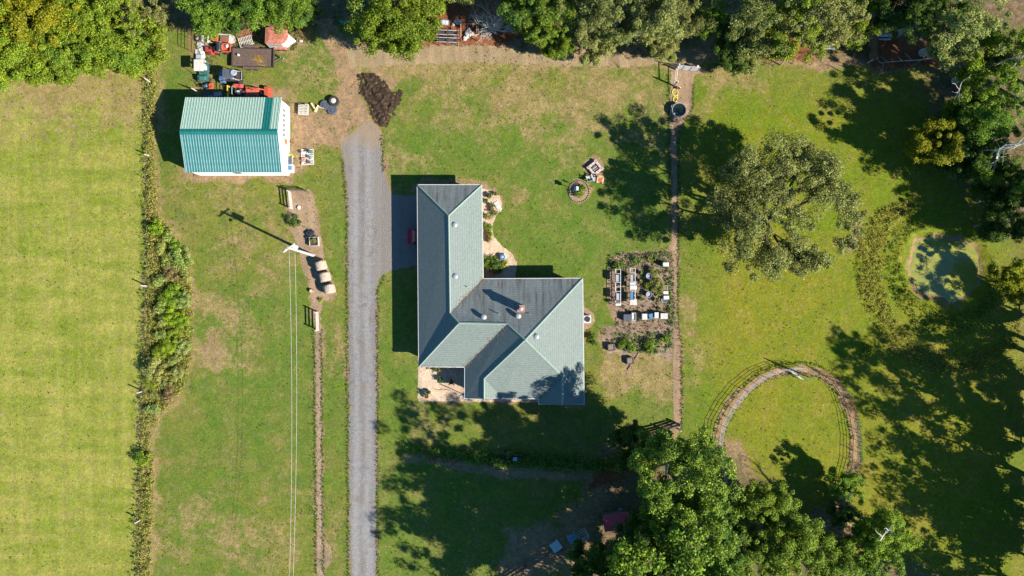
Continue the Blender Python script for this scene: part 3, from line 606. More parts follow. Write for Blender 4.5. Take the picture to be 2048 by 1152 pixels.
# east gable: sliding door with slots over it, rusty window, corner trims
dy0, dy1 = P(0, 283)[1] - BYM, P(0, 226)[1] - BYM
mb = MB(); mb.box((bx1 + .10, (dy0 + dy1) / 2, 1.45), (.06, dy1 - dy0, 2.8)); door = mb.build('sliding_door', 'barn_white', barn)
mb = MB(); mb.box((bx1 + .13, (dy0 + dy1) / 2, 2.92), (.10, dy1 - dy0 + .3, .08)); mb.build('door_track', 'galv', barn)
for i in range(6):
    mb = MB(); mb.box((bx1 + .14, dy0 + (i + .5) * (dy1 - dy0) / 6, 2.2), (.02, (dy1 - dy0) / 6 * .62, .5)); mb.build('door_slot', 'vent_black', barn)
yw = P(0, 287)[1] - BYM
mb = MB(); mb.box((bx1 + .075, yw, 1.35), (.05, .8, 1.0)); win = mb.build('rusty_hatch', 'rust', barn)
mb = MB()
for a_ in (-.43, .43): mb.box((bx1 + .09, yw + a_, 1.35), (.07, .06, 1.1))
mb.build('hatch_frame', 'white_trim', win)
mb = MB(); mb.box((P(478, 346, 1.6)[0] - (BX0 + BX1) / 2, by0 - .06, 2.1), (.75, .06, .9)); mb.build('wall_hatch', 'brown_patch', barn)
# ---------------------------------------------------------------- trees
t = NT('leaf'); oi = t.n.new('ShaderNodeObjectInfo'); geo = t.n.new('ShaderNodeNewGeometry'); rp = geo.outputs['Random Per Island']
c = t.hsv(oi.outputs['Color'], h=t.rng(rp, 0, 1, .480, .520, smooth=False), v=t.rng(t.math('FRACT', t.math('MULTIPLY', rp, 7.31)), 0, 1, .42, 1.75, smooth=False))
cn = t.noise(t.pos(), .55, 3, .6); c = t.mix(c, t.hsv(c, h=.47, sat=1.05, v=1.25), t.math('MULTIPLY', cn, .55))
tr = t.n.new('ShaderNodeBsdfTranslucent'); t.l.new(c, tr.inputs[0]); df = t.n.new('ShaderNodeBsdfDiffuse'); t.l.new(c, df.inputs[0])
gl = t.n.new('ShaderNodeBsdfGlossy'); gl.inputs['Roughness'].default_value = .45; gl.inputs['Color'].default_value = (1, 1, 1, 1)
m1 = t.n.new('ShaderNodeMixShader'); m1.inputs[0].default_value = .36; t.l.new(df.outputs[0], m1.inputs[1]); t.l.new(tr.outputs[0], m1.inputs[2])
m2 = t.n.new('ShaderNodeMixShader'); m2.inputs[0].default_value = .006; t.l.new(m1.outputs[0], m2.inputs[1]); t.l.new(gl.outputs[0], m2.inputs[2]); t.l.new(m2.outputs[0], t.out.inputs[0])
simple('bark', (.16, .125, .095, 1), .9, var=.35, scale=4, bump=.5); simple('bark_pale', (.40, .37, .32, 1), .9, var=.25, scale=4); simple('bark_dark', (.055, .042, .033, 1), .95, var=.3, scale=4)

def leaves_mesh(centers, radii, per, size, seed, flat=.75, upbias=.6, shell=.45):
    """leaf-sized rhombi spread through clumps"""
    r = np.random.default_rng(seed); C = np.repeat(np.asarray(centers), per, 0); RR = np.repeat(np.asarray(radii), per)
    n = len(C); d = r.normal(size=(n, 3)); d /= np.linalg.norm(d, axis=1)[:, None]; d[:, 2] = np.where(r.random(n) < .55, np.abs(d[:, 2]), d[:, 2])
    rad = (shell + (1 - shell) * r.random(n) ** .6) * (1 + .25 * r.normal(size=n) * .6)
    p = C + d * (RR * rad)[:, None] * np.array([1, 1, flat])
    nr = d * .8 + r.normal(size=(n, 3)) * .55 + np.array([0, 0, upbias]); nr /= np.linalg.norm(nr, axis=1)[:, None]
    a = np.cross(nr, r.normal(size=(n, 3))); a /= np.linalg.norm(a, axis=1)[:, None]; b = np.cross(nr, a)
    s = size * (.6 + .8 * r.random(n))
    A, B = a * s[:, None], b * (s * .62)[:, None]; droop = nr * (s * .18)[:, None]
    V = np.stack([p - A * .5 - droop, p + B * .5, p + A * .5 - droop, p - B * .5], 1).reshape(-1, 3)
    F = np.arange(n * 4).reshape(n, 4); return V, F
def limb(mb, p0, d0, length, r0, r1, r, segs=5, lift=.12, wob=.16, n=5):
    pts = [Vector(p0)]; d = Vector(d0).normalized()
    for i in range(segs):
        d = (d + Vector((r.gauss(0, wob), r.gauss(0, wob), r.gauss(0, wob * .6) + lift))).normalized(); pts.append(pts[-1] + d * (length / segs))
    mb.tube(pts, [r0 + (r1 - r0) * (i / segs) ** .8 for i in range(segs + 1)], n, cap=False); return pts, d
def make_tree(seed, rad, height, base, per=150, leaf=.24, clump=.85, fill=40, limbs=6, trunk_r=.28, spread=.75, gap=0.0, twig=2, name='tree', bark='bark', flat=.75, top=1.0):
    """trunk with limbs + crown of leaf clumps at the limb ends, prototype at the origin"""
    r = random.Random(seed); mb = MB(); ends = []
    hs = base; lean = Vector((r.gauss(0, .06), r.gauss(0, .06), 1))
    tp = [Vector((0, 0, -.15))]; 
    for i in range(1, 6): tp.append(Vector((lean.x * hs * i / 5 + r.gauss(0, .05), lean.y * hs * i / 5 + r.gauss(0, .05), hs * i / 5)))
    mb.tube([tp[0]] + tp[1:], [trunk_r * 1.5, trunk_r * 1.05, trunk_r * .95, trunk_r * .9, trunk_r * .85, trunk_r * .8], 8, cap=False)
    topz = height - clump
    a0 = r.uniform(0, 6.28)
    for k in range(limbs):
        az = a0 + k * 2 * math.pi / limbs + r.gauss(0, .25); lead = k == 0
        el = R(75) if lead else R(r.uniform(18, 52)); ln = (height - hs) * .8 if lead else rad * r.uniform(.72, 1.0) / math.cos(el) * spread
        ln = min(ln, (height - hs) * 1.1)
        st = tp[-1] if lead or r.random() < .5 else tp[-2]
        pts, d = limb(mb, st, (math.cos(az) * math.cos(el), math.sin(az) * math.cos(el), math.sin(el)), ln, trunk_r * (.62 if lead else .5), trunk_r * .12, r, 6)
        ends.append(pts[-1])
        for j in range(2, 7):
            for _ in range(1 if j < 4 else 2):
                a2 = az + r.choice((-1, 1)) * r.uniform(.5, 1.3) + (r.uniform(0, 6.28) if lead else 0); e2 = R(r.uniform(0, 50)); l2 = rad * r.uniform(.22, .5)
                q, d2 = limb(mb, pts[j], (math.cos(a2) * math.cos(e2), math.sin(a2) * math.cos(e2), math.sin(e2)), l2, trunk_r * .17, trunk_r * .05, r, 4, n=4)
                ends.append(q[-1]); ends.append(q[2])
                for _t in range(twig):
                    a3 = a2 + r.uniform(-1.2, 1.2); e3 = R(r.uniform(-5, 55)); q3, _d = limb(mb, q[r.randint(2, 4)], (math.cos(a3) * math.cos(e3), math.sin(a3) * math.cos(e3), math.sin(e3)), rad * r.uniform(.12, .25), trunk_r * .06, trunk_r * .025, r, 3, n=3)
                    ends.append(q3[-1])
    cz = (hs + height) / 2 + .1 * (height - hs); hz = (height - hs) / 2 * 1.05
    for _ in range(fill):
        u = Vector((r.gauss(0, 1), r.gauss(0, 1), abs(r.gauss(0, 1)) * top - .25)).normalized(); k = r.uniform(.62, .98) * (1 + .12 * math.sin(3 * math.atan2(u.y, u.x) + seed))
        ends.append(Vector((u.x * rad * k, u.y * rad * k, cz + u.z * hz * k)))
    cs, rs = [], []
    for e in ends:
        if r.random() < gap: continue
        q = Vector(e); hr = math.hypot(q.x, q.y)
        if hr > rad: q.x *= rad / hr; q.y *= rad / hr
        q.z = min(q.z, topz)
        cs.append((q.x, q.y, q.z)); rs.append(clump * r.choice((.45, .6, .75, .9, 1.05, 1.25)))
    V, F = leaves_mesh(cs, rs, per, leaf, seed, flat)
    root = thing(name, 'tree', 'tree'); tm = mb.mesh('trunk', True); tm.materials.append(MAT[bark]); link('trunk', tm, None, root)
    cm = np_mesh('crown', V, F); cm.materials.append(MAT['leaf']); link('crown', cm, None, root)
    return root
def place(proto, loc, rz, scale, col, label, group=None, used=set(), zs=1.0):
    if proto.name in used: o = copy_tree(proto)
    else: used.add(proto.name); o = proto
    o.location = loc; o.rotation_euler.z = rz; o.scale = (scale, scale, scale * zs); o['label'] = label
    if group: o['group'] = group
    for c in o.children:
        if c.name.startswith('crown') or c.name.startswith('foliage'): c.color = (*col, 1)
    return o
T = {}
T['a'] = make_tree(11, 4.6, 9.5, 2.6, 290, .175, .75, 50, 6, .24, gap=.15)
T['b'] = make_tree(12, 3.6, 8.5, 2.2, 270, .165, .68, 40, 6, .24, gap=.26, bark='bark_pale')
T['c'] = make_tree(13, 5.4, 11.5, 3.4, 290, .195, .88, 56, 7, .30)
T['d'] = make_tree(14, 2.6, 7.5, 1.6, 250, .155, .58, 34, 5, .15, gap=.2)
T['e'] = make_tree(15, 4.2, 12.5, 3.5, 210, .165, .70, 40, 7, .34, gap=.34, twig=3, bark='bark_pale')
T['oak'] = make_tree(21, 7.6, 12.5, 2.4, 250, .16, .80, 150, 8, .50, spread=.92, gap=.10, twig=3, bark='bark_dark', flat=.55, top=.75)
T['loose'] = make_tree(22, 5.6, 14.0, 4.0, 85, .24, .75, 10, 7, .34, gap=.48, twig=2, spread=.9)
T['tall'] = make_tree(23, 6.0, 18.5, 8.0, 110, .26, .88, 50, 7, .40, gap=.20)
T['dense'] = make_tree(24, 5.6, 13.0, 3.5, 300, .18, .76, 80, 7, .38, gap=.20, bark='bark_pale')
def crown_at(x, y, h): return (*P(x, y, h), 0.0)     # where a tree stands whose crown centre, h up, is seen over map point x, y
YG, YE, MG, DG, OL, BR_ = (.122, .182, .016), (.195, .215, .014), (.108, .180, .020), (.064, .120, .020), (.172, .192, .052), (.150, .118, .05)
NW_G, N_G, E_G, S_G, O_G = 'trees of the north-west wood', 'trees along the north edge', 'trees of the east wood', 'trees of the south grove', 'trees beyond the picture whose shade falls on the lawn'
TREES = [
 ('a', 20, 95, 7, 1.0, YG, 'yellow-green tree at the left end of the pasture edge', NW_G), ('b', 25, 20, 7, 1.05, YE, 'golden-green tree in the top left corner', NW_G),
 ('a', 75, 22, 8, 1.05, YE, 'bright yellow tree second from the top left corner', NW_G), ('c', 70, 100, 7, .72, YG, 'broad yellow-green tree bulging over the pasture corner', NW_G),
 ('b', 128, 40, 7, 1.0, YG, 'yellow-green tree behind the pasture edge, between the gold tree and the bare trunk', NW_G), ('b', 118, 92, 6, .95, MG, 'green tree at the pasture edge beside the dark gap', NW_G),
 ('b', 165, 75, 6.5, 1.0, YG, 'olive yellow tree in the middle of the pasture edge', NW_G), ('d', 150, 108, 5, 1.1, MG, 'small green tree overhanging the middle of the pasture edge', NW_G),
 ('b', 205, 30, 6.5, 1.05, YG, 'yellow-green tree left of the fallen pale trunk at the top', NW_G), ('d', 200, 98, 5, 1.15, YG, 'small yellow-green tree at the pasture edge below the fallen trunk', NW_G),
 ('b', 245, 92, 5, .85, MG, 'green tree near the right end of the pasture edge', NW_G), ('d', 285, 70, 4.5, 1.15, YG, 'small tree at the corner where the pasture fence starts', NW_G), ('b', 268, 22, 5, .85, OL, 'olive tree right of the fallen pale trunk', NW_G),
 ('d', 262, 110, 4, .8, YG, 'low bushy tree at the right end of the pasture edge', NW_G),
 ('b', 405, 12, 7, .85, MG, 'green tree over the left end of the scrap yard', N_G), ('a', 452, -28, 7.5, .8, DG, 'dark green tree above the old boat', N_G), ('b', 500, -18, 7, .85, MG, 'green tree above the slotted crates', N_G), ('b', 558, -12, 7, .9, MG, 'green tree above the horse trailer', N_G), ('d', 592, 5, 5, .7, DG, 'small dark tree right of the horse trailer', N_G),
 ('a', 782, 30, 8, 1.0, YG, 'yellow-green tree at the top beside the green pipe gate', N_G), ('b', 800, 38, 6.5, .68, MG, 'green tree hanging over the red clay pen from the left', N_G), ('d', 845, -45, 6, 1.1, YG, 'small yellow tree above the red clay pen', N_G), ('d', 908, -52, 7, 1.0, OL, 'thin olive tree above the white drum', N_G),
 ('c', 1095, 2, 8, .72, MG, 'green tree right of the bare grey shrub', N_G), ('d', 1048, -15, 8, 1.1, DG, 'dark slim tree behind the bare grey shrub', N_G), ('d', 1112, 68, 5.5, .75, YG, 'low yellow-green tree hanging over the dry strip', N_G),
 ('e', 1180, -6, 9, .85, OL, 'grey-green tree in the middle of the north edge', N_G), ('d', 1200, 70, 5.5, .9, OL, 'low olive tree reaching furthest onto the dry strip', N_G), ('e', 1240, 10, 9, .85, OL, 'grey-green tree left of the wooden gate corner', N_G),
 ('e', 1310, 2, 9.5, .92, OL, 'tall grey-green tree above the wooden gate corner', N_G), ('d', 1330, 76, 5, .75, OL, 'small tree right above the wooden gate', N_G), ('e', 1385, -8, 9.5, .85, OL, 'grey-green tree right of the gate corner, at the top', N_G), ('b', 1440, 8, 8, .7, MG, 'green tree crown at the top over the dark gap', N_G),
 ('a', 1490, 65, 7, .62, DG, 'dark green tree on the sandy gap right of the gate', N_G), ('e', 1540, 30, 9, .95, OL, 'leafy tree left of the ruined shed', N_G), ('d', 1505, 108, 5, .75, OL, 'low pale shrub tree where the sandy gap meets the lawn', N_G), ('e', 1610, 40, 9, .95, YG, 'yellow-green tree in front of the ruined shed', N_G), ('e', 1680, 15, 9, .95, OL, 'tree behind the ruined shed', N_G), ('b', 1745, 15, 8, .8, YG, 'bright tree over the roof of the ruined shed', N_G),
 ('e', 1960, 40, 10, 1.0, OL, 'olive tree at the top of the east wood', E_G), ('e', 2020, 110, 9, .95, YG, 'yellow-green tree at the right edge, upper', E_G), ('d', 1915, 262, 9, 1.05, YE, 'bright yellow-green sapling at the front of the east wood', E_G), ('d', 1985, 200, 8, 1.1, MG, 'small green tree behind the yellow sapling', E_G), ('e', 2030, 210, 10, .85, MG, 'green tree at the right edge beside the bare limbs', E_G),
 ('d', 1965, 310, 7, 1.0, DG, 'dark green sapling below the yellow one', E_G), ('d', 2030, 325, 8, 1.0, MG, 'green sapling at the right edge, lower', E_G), ('d', 2010, 270, 7, .9, DG, 'dark sapling between the bare limbs', E_G), ('d', 2035, 440, 7, .9, DG, 'dark small tree at the right edge above the pond', E_G), ('d', 2045, 560, 5, .8, YE, 'golden bush-like tree right of the pond', E_G),
 ('e', 1835, -15, 9, .9, DG, 'dark tree at the top right of the ruined shed', E_G), ('e', 1890, 5, 9, .85, DG, 'dark tree at the top between the ruined shed and the olive tree', E_G), ('d', 2042, 385, 7, 1.0, DG, 'dark sapling at the right edge, lowest of the bare limb group', E_G),
 ('dense', 1372, 962, 11, 1.0, (.122, .178, .026), 'large round green tree left of the ring pen', S_G), ('b', 1270, 905, 6, .8, DG, 'dark small tree at the end of the diagonal rail fence', S_G), ('dense', 1352, 1110, 12, .92, DG, 'dark tree right of the red roofed coop', S_G), ('c', 1420, 1095, 10, .85, DG, 'dark green tree below the large round one', S_G),
 ('a', 1553, 1035, 8, .74, (.125, .195, .022), 'bright green tree standing inside the lower ring pen', S_G), ('b', 1485, 1122, 7, .92, (.125, .195, .022), 'green tree at the bottom edge under the ring pen', S_G), ('a', 1605, 1118, 8, .88, (.125, .195, .022), 'bright tree at the bottom, right of the ring pen opening', S_G), ('b', 1685, 1140, 7, .85, (.125, .195, .022), 'green tree at the bottom edge below the ring pen gate', S_G),
 ('d', 1733, 1000, 8, .7, MG, 'slender light green sapling right of the ring pen', S_G), ('d', 1725, 1062, 7, .62, DG, 'small dark tree beside the ring pen gate', S_G), ('b', 1800, 1085, 8, .86, (.130, .205, .022), 'bright green tree standing alone at the lower right', S_G), ('d', 1770, 1135, 7, .95, MG, 'small green tree at the bottom, left of the lone one', S_G),
 ('d', 1240, 1140, 6, 1.0, DG, 'dark small tree at the bottom below the red coop', S_G), ('d', 1180, 1140, 5, .9, DG, 'low dark tree at the bottom by the log fence', S_G), ('b', 1370, 1140, 7, .9, DG, 'dark tree at the bottom edge below the large round one', S_G),
]
for k, (kd, x, y, h, s, col, lab, grp) in enumerate(TREES):
    j = random.Random(k * 31 + 5); f = j.uniform(.80, 1.22)
    place(T[kd], crown_at(x, y, h), j.uniform(0, 6.28), s, tuple(c * f * j.uniform(.95, 1.05) for c in col), lab, grp, zs=1.22 if kd == 'dense' else 1.0)
place(T['oak'], (*P(1522, 442), 0), 2.1, 1.06, (.160, .180, .048), 'big spreading oak with thin olive-brown leaves alone on the lawn', zs=.86)
# shade trees that stand outside the view, their shadows fall inside it
SHADE = [('tall', 1240, 1165, 1.08), ('tall', 1160, 1190, .92), ('tall', 1335, 1000, .8), ('loose', 2085, 1190, 1.0), ('loose', 1935, 1235, .95), ('tall', 1290, 1200, .95), ('tall', 1280, 1062, 1.15), ('loose', 2010, 372, .9), ('tall', 2095, 235, .85), ('tall', 2110, 380, .9), ('loose', 2095, 190, .8), ('loose', 2080, 455, 1.0), ('tall', 2140, 500, .8), ('loose', 2100, 725, .9), ('b', 2078, 780, .9), ('b', 2072, 850, .9), ('d', 2070, 900, 1.1), ('d', 2068, 1010, 1.2), ('d', 2070, 1120, 1.2), ('loose', 2078, 690, .8), ('d', 2068, 640, 1.1),
         ('tall', 2080, 880, .95), ('loose', 2095, 970, 1.05), ('loose', 2090, 1040, 1.0), ('loose', 2130, 1120, 1.1), ('loose', 2080, 1080, 1.05), ('loose', 2000, 1215, .95)]
for k, (kd, x, y, s) in enumerate(SHADE):
    j = random.Random(k + 99); place(T[kd], (*P(x, y), 0), j.uniform(0, 6.28), s, MG, 'tree just outside the picture edge, only its shade on the lawn', O_G)
# ---------------------------------------------------------------- plants
def leafy(name, V, F, col, parent=None):
    me = np_mesh(name, V, F); me.materials.append(MAT['leaf']); o = link(name, me, None, parent); o.color = (*col, 1); return o
def make_bush(seed, rad, h, per=150, leaf=.105, n=14, clump=.35, flat=.8):
    r = random.Random(seed); cs, rs = [], []
    for _ in range(n):
        a, k = r.uniform(0, 6.28), rad * math.sqrt(r.random()) * .85; cs.append((k * math.cos(a), k * math.sin(a), h * r.uniform(.35, .9) * (1 - .35 * k / rad))); rs.append(clump * r.uniform(.7, 1.3))
    V, F = leaves_mesh(cs, rs, per, leaf, seed, flat); V[:, 2] = np.maximum(V[:, 2], .02)
    root = thing('shrub', 'shrub', 'shrub'); mb = MB()
    for i in range(5):
        c = cs[i % n]; mb.tube([(0, 0, 0), (c[0] * .5, c[1] * .5, c[2] * .5), c], [.035, .025, .012], 4, cap=False)
    mb.build('stem', 'bark', root); leafy('foliage', V, F, MG, root); return root
B = {'x': make_bush(1, .95, 1.3), 'y': make_bush(2, .7, 1.0, n=10), 'z': make_bush(3, 1.2, 1.1, n=20), 's': make_bush(4, .45, .7, 60, .12, 7, .25)}
# spiky plant: long arching blades
def make_spiky(seed, n=46, L=.85, w=.07):
    r = random.Random(seed); mb = MB()
    for _ in range(n):
        a, e = r.uniform(0, 6.28), r.uniform(.2, 1.3); l = L * r.uniform(.6, 1.1); d = Vector((math.cos(a), math.sin(a), 0)); s = Vector((-d.y, d.x, 0)) * w
        p1 = d * l * .45 * math.cos(e) + Vector((0, 0, l * .6 * math.sin(e) + .15)); p2 = d * l * (.6 + .4 * math.cos(e)) + Vector((0, 0, max(.05, l * .55 * math.sin(e) - .1)))
        mb.add([-s * .5 + Vector((0, 0, .03)), s * .5 + Vector((0, 0, .03)), p1 + s * .5, p1 - s * .5, p2], [(0, 1, 2, 3), (3, 2, 4)])
    root = thing('plant', 'plant', 'plant'); o = mb.build('foliage', 'leaf', root, recalc=False); return root
B['k'] = make_spiky(5)
def scatter_in(poly, n, seed):
    p = np.array(M(poly)); lo, hi = p.min(0), p.max(0); r = np.random.default_rng(seed); out = []
    while len(out) < n:
        q = lo + (hi - lo) * r.random((n * 3, 2)); d = sdf_poly(q[:, 0], q[:, 1], p); out += [tuple(v) for v in q[d < 0]]
    return out[:n]
def weeds(name, label, pts, h, spread, per, leaf, col, seed, cat='weeds'):
    """mass of low weeds: many small leafy tufts, nobody could count them"""
    r = np.random.default_rng(seed); pts = np.asarray(pts); n = len(pts); hh = h * (.3 + 1.5 * r.random(n) ** 2.2)
    C = np.concatenate([pts, (hh * .5)[:, None]], 1); V, F = leaves_mesh(C, spread * (.6 + .8 * r.random(n)), per, leaf, seed, 1.1, .3, .2); V[:, 2] = np.abs(V[:, 2] - .02) + .02
    o = leafy(name, V, F, col); return tag(o, label, cat, kind='stuff')
def along(pts, step, jit, seed):
    m = M(pts); r = random.Random(seed); out = []
    for a, b in zip(m[:-1], m[1:]):
        L = math.hypot(b[0] - a[0], b[1] - a[1]); n = max(1, int(L / step))
        for i in range(n): f = (i + r.random()) / n; out.append((a[0] + (b[0] - a[0]) * f + r.gauss(0, jit), a[1] + (b[1] - a[1]) * f + r.gauss(0, jit)))
    return out
weeds('hedgerow_weeds', 'rank olive weeds filling the strip along the pasture fence', scatter_in(HEDGE, 2300, 31), .55, .30, 20, .13, (.235, .235, .050), 31)
weeds('fence_line_weeds', 'tall grass under the pasture wire', along([(299, 130), (297, 300), (300, 480), (292, 700), (288, 850), (280, 1000), (277, 1160)], .07, .32, 32), .6, .20, 14, .12, (.215, .225, .06), 32)
weeds('garden_weeds', 'green weeds along the top and right of the garden bed', scatter_in([(1218, 512), (1345, 503), (1350, 650), (1335, 650), (1332, 535), (1300, 525), (1225, 545)], 260, 33), .32, .22, 18, .12, (.12, .175, .05), 33)
weeds('garden_weeds', 'weeds growing thick in the lower garden bed', scatter_in([(1210, 668), (1345, 662), (1345, 700), (1300, 712), (1270, 700), (1225, 700)], 200, 34), .34, .22, 18, .13, (.12, .18, .05), 34)
weeds('bed_weeds', 'sparse weeds among the garden tubs', scatter_in(GARDEN, 110, 35), .22, .2, 18, .10, (.10, .115, .04), 35)
weeds('row_weeds', 'dense green weeds of the overgrown row south of the house', scatter_in([(810, 888), (870, 895), (960, 905), (1010, 900), (1100, 905), (1160, 915), (1250, 920), (1250, 940), (1120, 940), (1000, 932), (920, 922), (860, 912), (812, 905)], 750, 36), .75, .30, 22, .14, (.10, .19, .03), 36)
weeds('pond_weeds', 'belt of brown and olive weeds round the pond basin', scatter_in([(1715, 470), (1760, 420), (1830, 395), (1850, 410), (1790, 440), (1762, 500), (1766, 570), (1790, 640), (1840, 690), (1920, 715), (2000, 690), (2040, 640), (2040, 690), (1960, 745), (1860, 745), (1780, 700), (1730, 620), (1712, 540)], 1300, 37), .32, .26, 15, .12, (.24, .235, .045), 37)
BG = scatter_in([(1770, 470), (1820, 440), (1900, 455), (1960, 470), (2000, 540), (1990, 620), (1930, 670), (1850, 660), (1790, 610), (1768, 540)], 1500, 38); bgx = np.array(BG); BG = bgx[sdf_poly(bgx[:, 0], bgx[:, 1], M(POND)) > 1.0]
weeds('bank_grass', 'lush grass on the pond bank', BG, .16, .22, 14, .11, (.10, .165, .018), 38)
weeds('corner_weeds', 'weeds along the edge of the north-west wood', along([(0, 160), (60, 140), (150, 124), (230, 118), (290, 122), (300, 60), (318, 0)], .09, .5, 39), .7, .30, 20, .15, (.125, .145, .02), 39)
weeds('edge_weeds', 'straggling weeds along the north wood edge', along([(600, 70), (640, 30), (720, 60), (780, 88), (860, 92)], .2, .6, 40) + along([(1000, 88), (1100, 98), (1250, 105), (1340, 112)], .2, .5, 41) + along([(1500, 120), (1640, 105), (1700, 100)], .2, .6, 42), .5, .28, 18, .13, (.11, .11, .035), 40)
weeds('yard_weeds', 'weeds among the scrap in the yard', scatter_in([(390, 60), (600, 50), (600, 100), (470, 100), (430, 120), (390, 190)], 260, 43), .3, .24, 18, .11, (.10, .125, .03), 43)
weeds('verge_grass', 'longer grass fringing the driveway', along([(697, 1160), (695, 700), (694, 420), (686, 320)], .10, .10, 44) + along([(756, 1160), (756, 580), (770, 550)], .10, .10, 45) + along([(768, 345), (764, 270)], .1, .1, 46), .10, .14, 10, .09, (.085, .125, .028), 44)
weeds('verge_grass', 'grass fringing the bare fence strips', along([(629, 660), (631, 900), (632, 1150)], .10, .08, 47) + along([(644, 660), (645, 900), (648, 1150)], .10, .08, 48) + along([(1338, 150), (1339, 300), (1341, 480)], .1, .08, 49) + along([(1388, 170), (1386, 220), (1356, 265), (1357, 470), (1357, 640), (1365, 700), (1364, 860)], .1, .08, 50), .12, .14, 10, .09, (.10, .125, .03), 47)
weeds('ring_grass', 'fringe of grass along the ring pen track', along([(x + (1575 - x) * .075, y + (890 - y) * .075) for x, y in RING[:17]], .15, .12, 51) + along([(x - (1575 - x) * .06, y - (890 - y) * .06) for x, y in RING[:17]], .15, .12, 52), .15, .16, 12, .10, (.09, .13, .03), 51)
# shrubs of the hedgerow, counted from the north
SH = [('x', 312, 455, YG), ('y', 335, 470, OL), ('x', 352, 490, YG), ('y', 322, 497, DG), ('z', 362, 515, OL), ('y', 330, 525, OL), ('x', 345, 545, BR_), ('y', 372, 548, OL), ('y', 318, 560, DG), ('x', 350, 585, YG), ('z', 342, 605, YG), ('x', 368, 600, OL), ('y', 322, 612, DG),
      ('x', 345, 632, YG), ('y', 326, 640, OL), ('x', 362, 640, YG), ('z', 348, 662, YG), ('y', 320, 672, DG), ('x', 340, 690, YG), ('x', 364, 695, OL), ('x', 322, 705, YG), ('y', 348, 722, OL), ('z', 312, 735, DG), ('x', 355, 748, OL), ('y', 300, 768, YG), ('x', 330, 765, OL), ('y', 310, 790, DG), ('y', 336, 788, BR_), ('y', 304, 820, OL), ('x', 286, 915, YG)]
for k, (b, x, y, c) in enumerate(SH):
    place(B[b], (*P(x, y, .6), 0), k * 1.7, random.uniform(.85, 1.25), tuple(v * random.uniform(1.2, 1.55) for v in {DG: OL, MG: YG}.get(c, c)), '%s shrub from the north in the strip along the pasture fence' % ORD[k], 'shrubs of the hedgerow', zs=random.uniform(.9, 1.5))
for b, x, y, c, s, lab in (('x', 988, 535, DG, 1.0, 'dark bush in the inner corner of the house'), ('x', 975, 522, MG, .85, 'bush against the garage wing wall in the inner corner'), ('k', 1008, 529, (.16, .20, .02), 1.15, 'bright yellow-green spiky plant in the inner corner of the house'), ('k', 990, 519, (.10, .15, .02), 1.0, 'green spiky plant beside the bright one'),
      ('y', 974, 455, MG, .8, 'bush in the narrow bed under the garage wing eave'), ('s', 978, 468, YG, 1.0, 'small bright plant in the narrow bed under the garage wing eave'), ('s', 976, 478, BR_, .9, 'brown withered plant in the narrow bed'), ('s', 975, 432, OL, 1.0, 'low weedy plant at the pebble bed under the eave'), ('s', 990, 428, OL, .9, 'low plant at the outer rim of the pebble bed'),
      ('y', 1160, 382, MG, 1.0, 'leafy green bush in the round bed'), ('x', 590, 441, DG, .85, 'dark leafy bush in the hay bed under the rail panel'), ('k', 640, 600, YG, .6, 'grassy tuft below the lowest hay bale'),
      ('s', 1236, 530, MG, 1.2, 'leafy weed clump at the upper left of the garden'), ('x', 1312, 572, OL, .95, 'yellowing bush in the middle of the garden'), ('y', 1305, 545, OL, .9, 'brown-green bush above the yellowing one in the garden'), ('s', 1318, 582, OL, 1.3, 'small round plant below the yellowing garden bush'), ('s', 1296, 572, MG, 1.0, 'small green plant between the round garden tubs'),
      ('y', 1260, 695, MG, .9, 'green bush growing on the middle stump bed'), ('y', 1300, 693, MG, 1.1, 'bright bush in the lower garden bed'), ('y', 1245, 690, MG, .8, 'green bush left in the lower garden bed'), ('s', 1330, 680, MG, 1.3, 'weedy bush at the right end of the lower garden bed'), ('s', 1183, 672, DG, 1.1, 'dark seedling below the outdoor cooling unit'), ('s', 1190, 685, DG, .9, 'second dark seedling below the outdoor cooling unit'),
      ('y', 1745, 105, DG, .9, 'green bush beside the dark wall of the ruined shed'), ('y', 1782, 68, MG, 1.0, 'green bush right of the ruined shed roof'), ('y', 1735, 700, YG, .9, 'lone bright weed clump at the lower rim of the pond belt'), ('z', 2035, 590, YE, 1.1, 'golden shrub right of the pond'), ('y', 283, 118, DG, .7, 'single dark shrub in the pasture corner')):
    place(B[b], (*P(x, y, .4), 0.0), x * .7, s, c, lab, 'garden plants')
def make_bare(seed, n, L, r0=.05, depth=3, spread=1.0):
    r = random.Random(seed); mb = MB()
    def grow(p, d, l, rad, k):
        pts, dd = limb(mb, p, d, l, rad, rad * .45, r, 4, .03, .22, 4)
        if k:
            for i in (2, 3, 4):
                for _ in range(1 if i < 4 else 2):
                    e = (dd + Vector((r.gauss(0, .6), r.gauss(0, .6), r.gauss(0, .35)))).normalized(); grow(pts[i], e, l * r.uniform(.5, .8), rad * .5, k - 1)
    for i in range(n):
        a, e = i * 6.28 / n + r.gauss(0, .2), R(r.uniform(25, 70)); grow(Vector((0, 0, 0)), (math.cos(a) * math.cos(e) * spread, math.sin(a) * math.cos(e) * spread, math.sin(e)), L, r0, depth)
    return mb
simple('dead_wood', (.46, .42, .36, 1), .9, var=.2)
tag(make_bare(3, 10, 1.7, .07).build('bare_shrub', 'dead_wood', None, (*P(982, 50, 1.2), 0), recalc=False), 'leafless grey shrub with tangled branches beside the red clay pen', 'shrub')
tag(make_bare(4, 5, 1.4, .06).build('bare_shrub', 'dead_wood', None, (*P(1905, 318, 1.0), 0), recalc=False), 'leafless shrub in the shade at the front of the east wood', 'shrub')
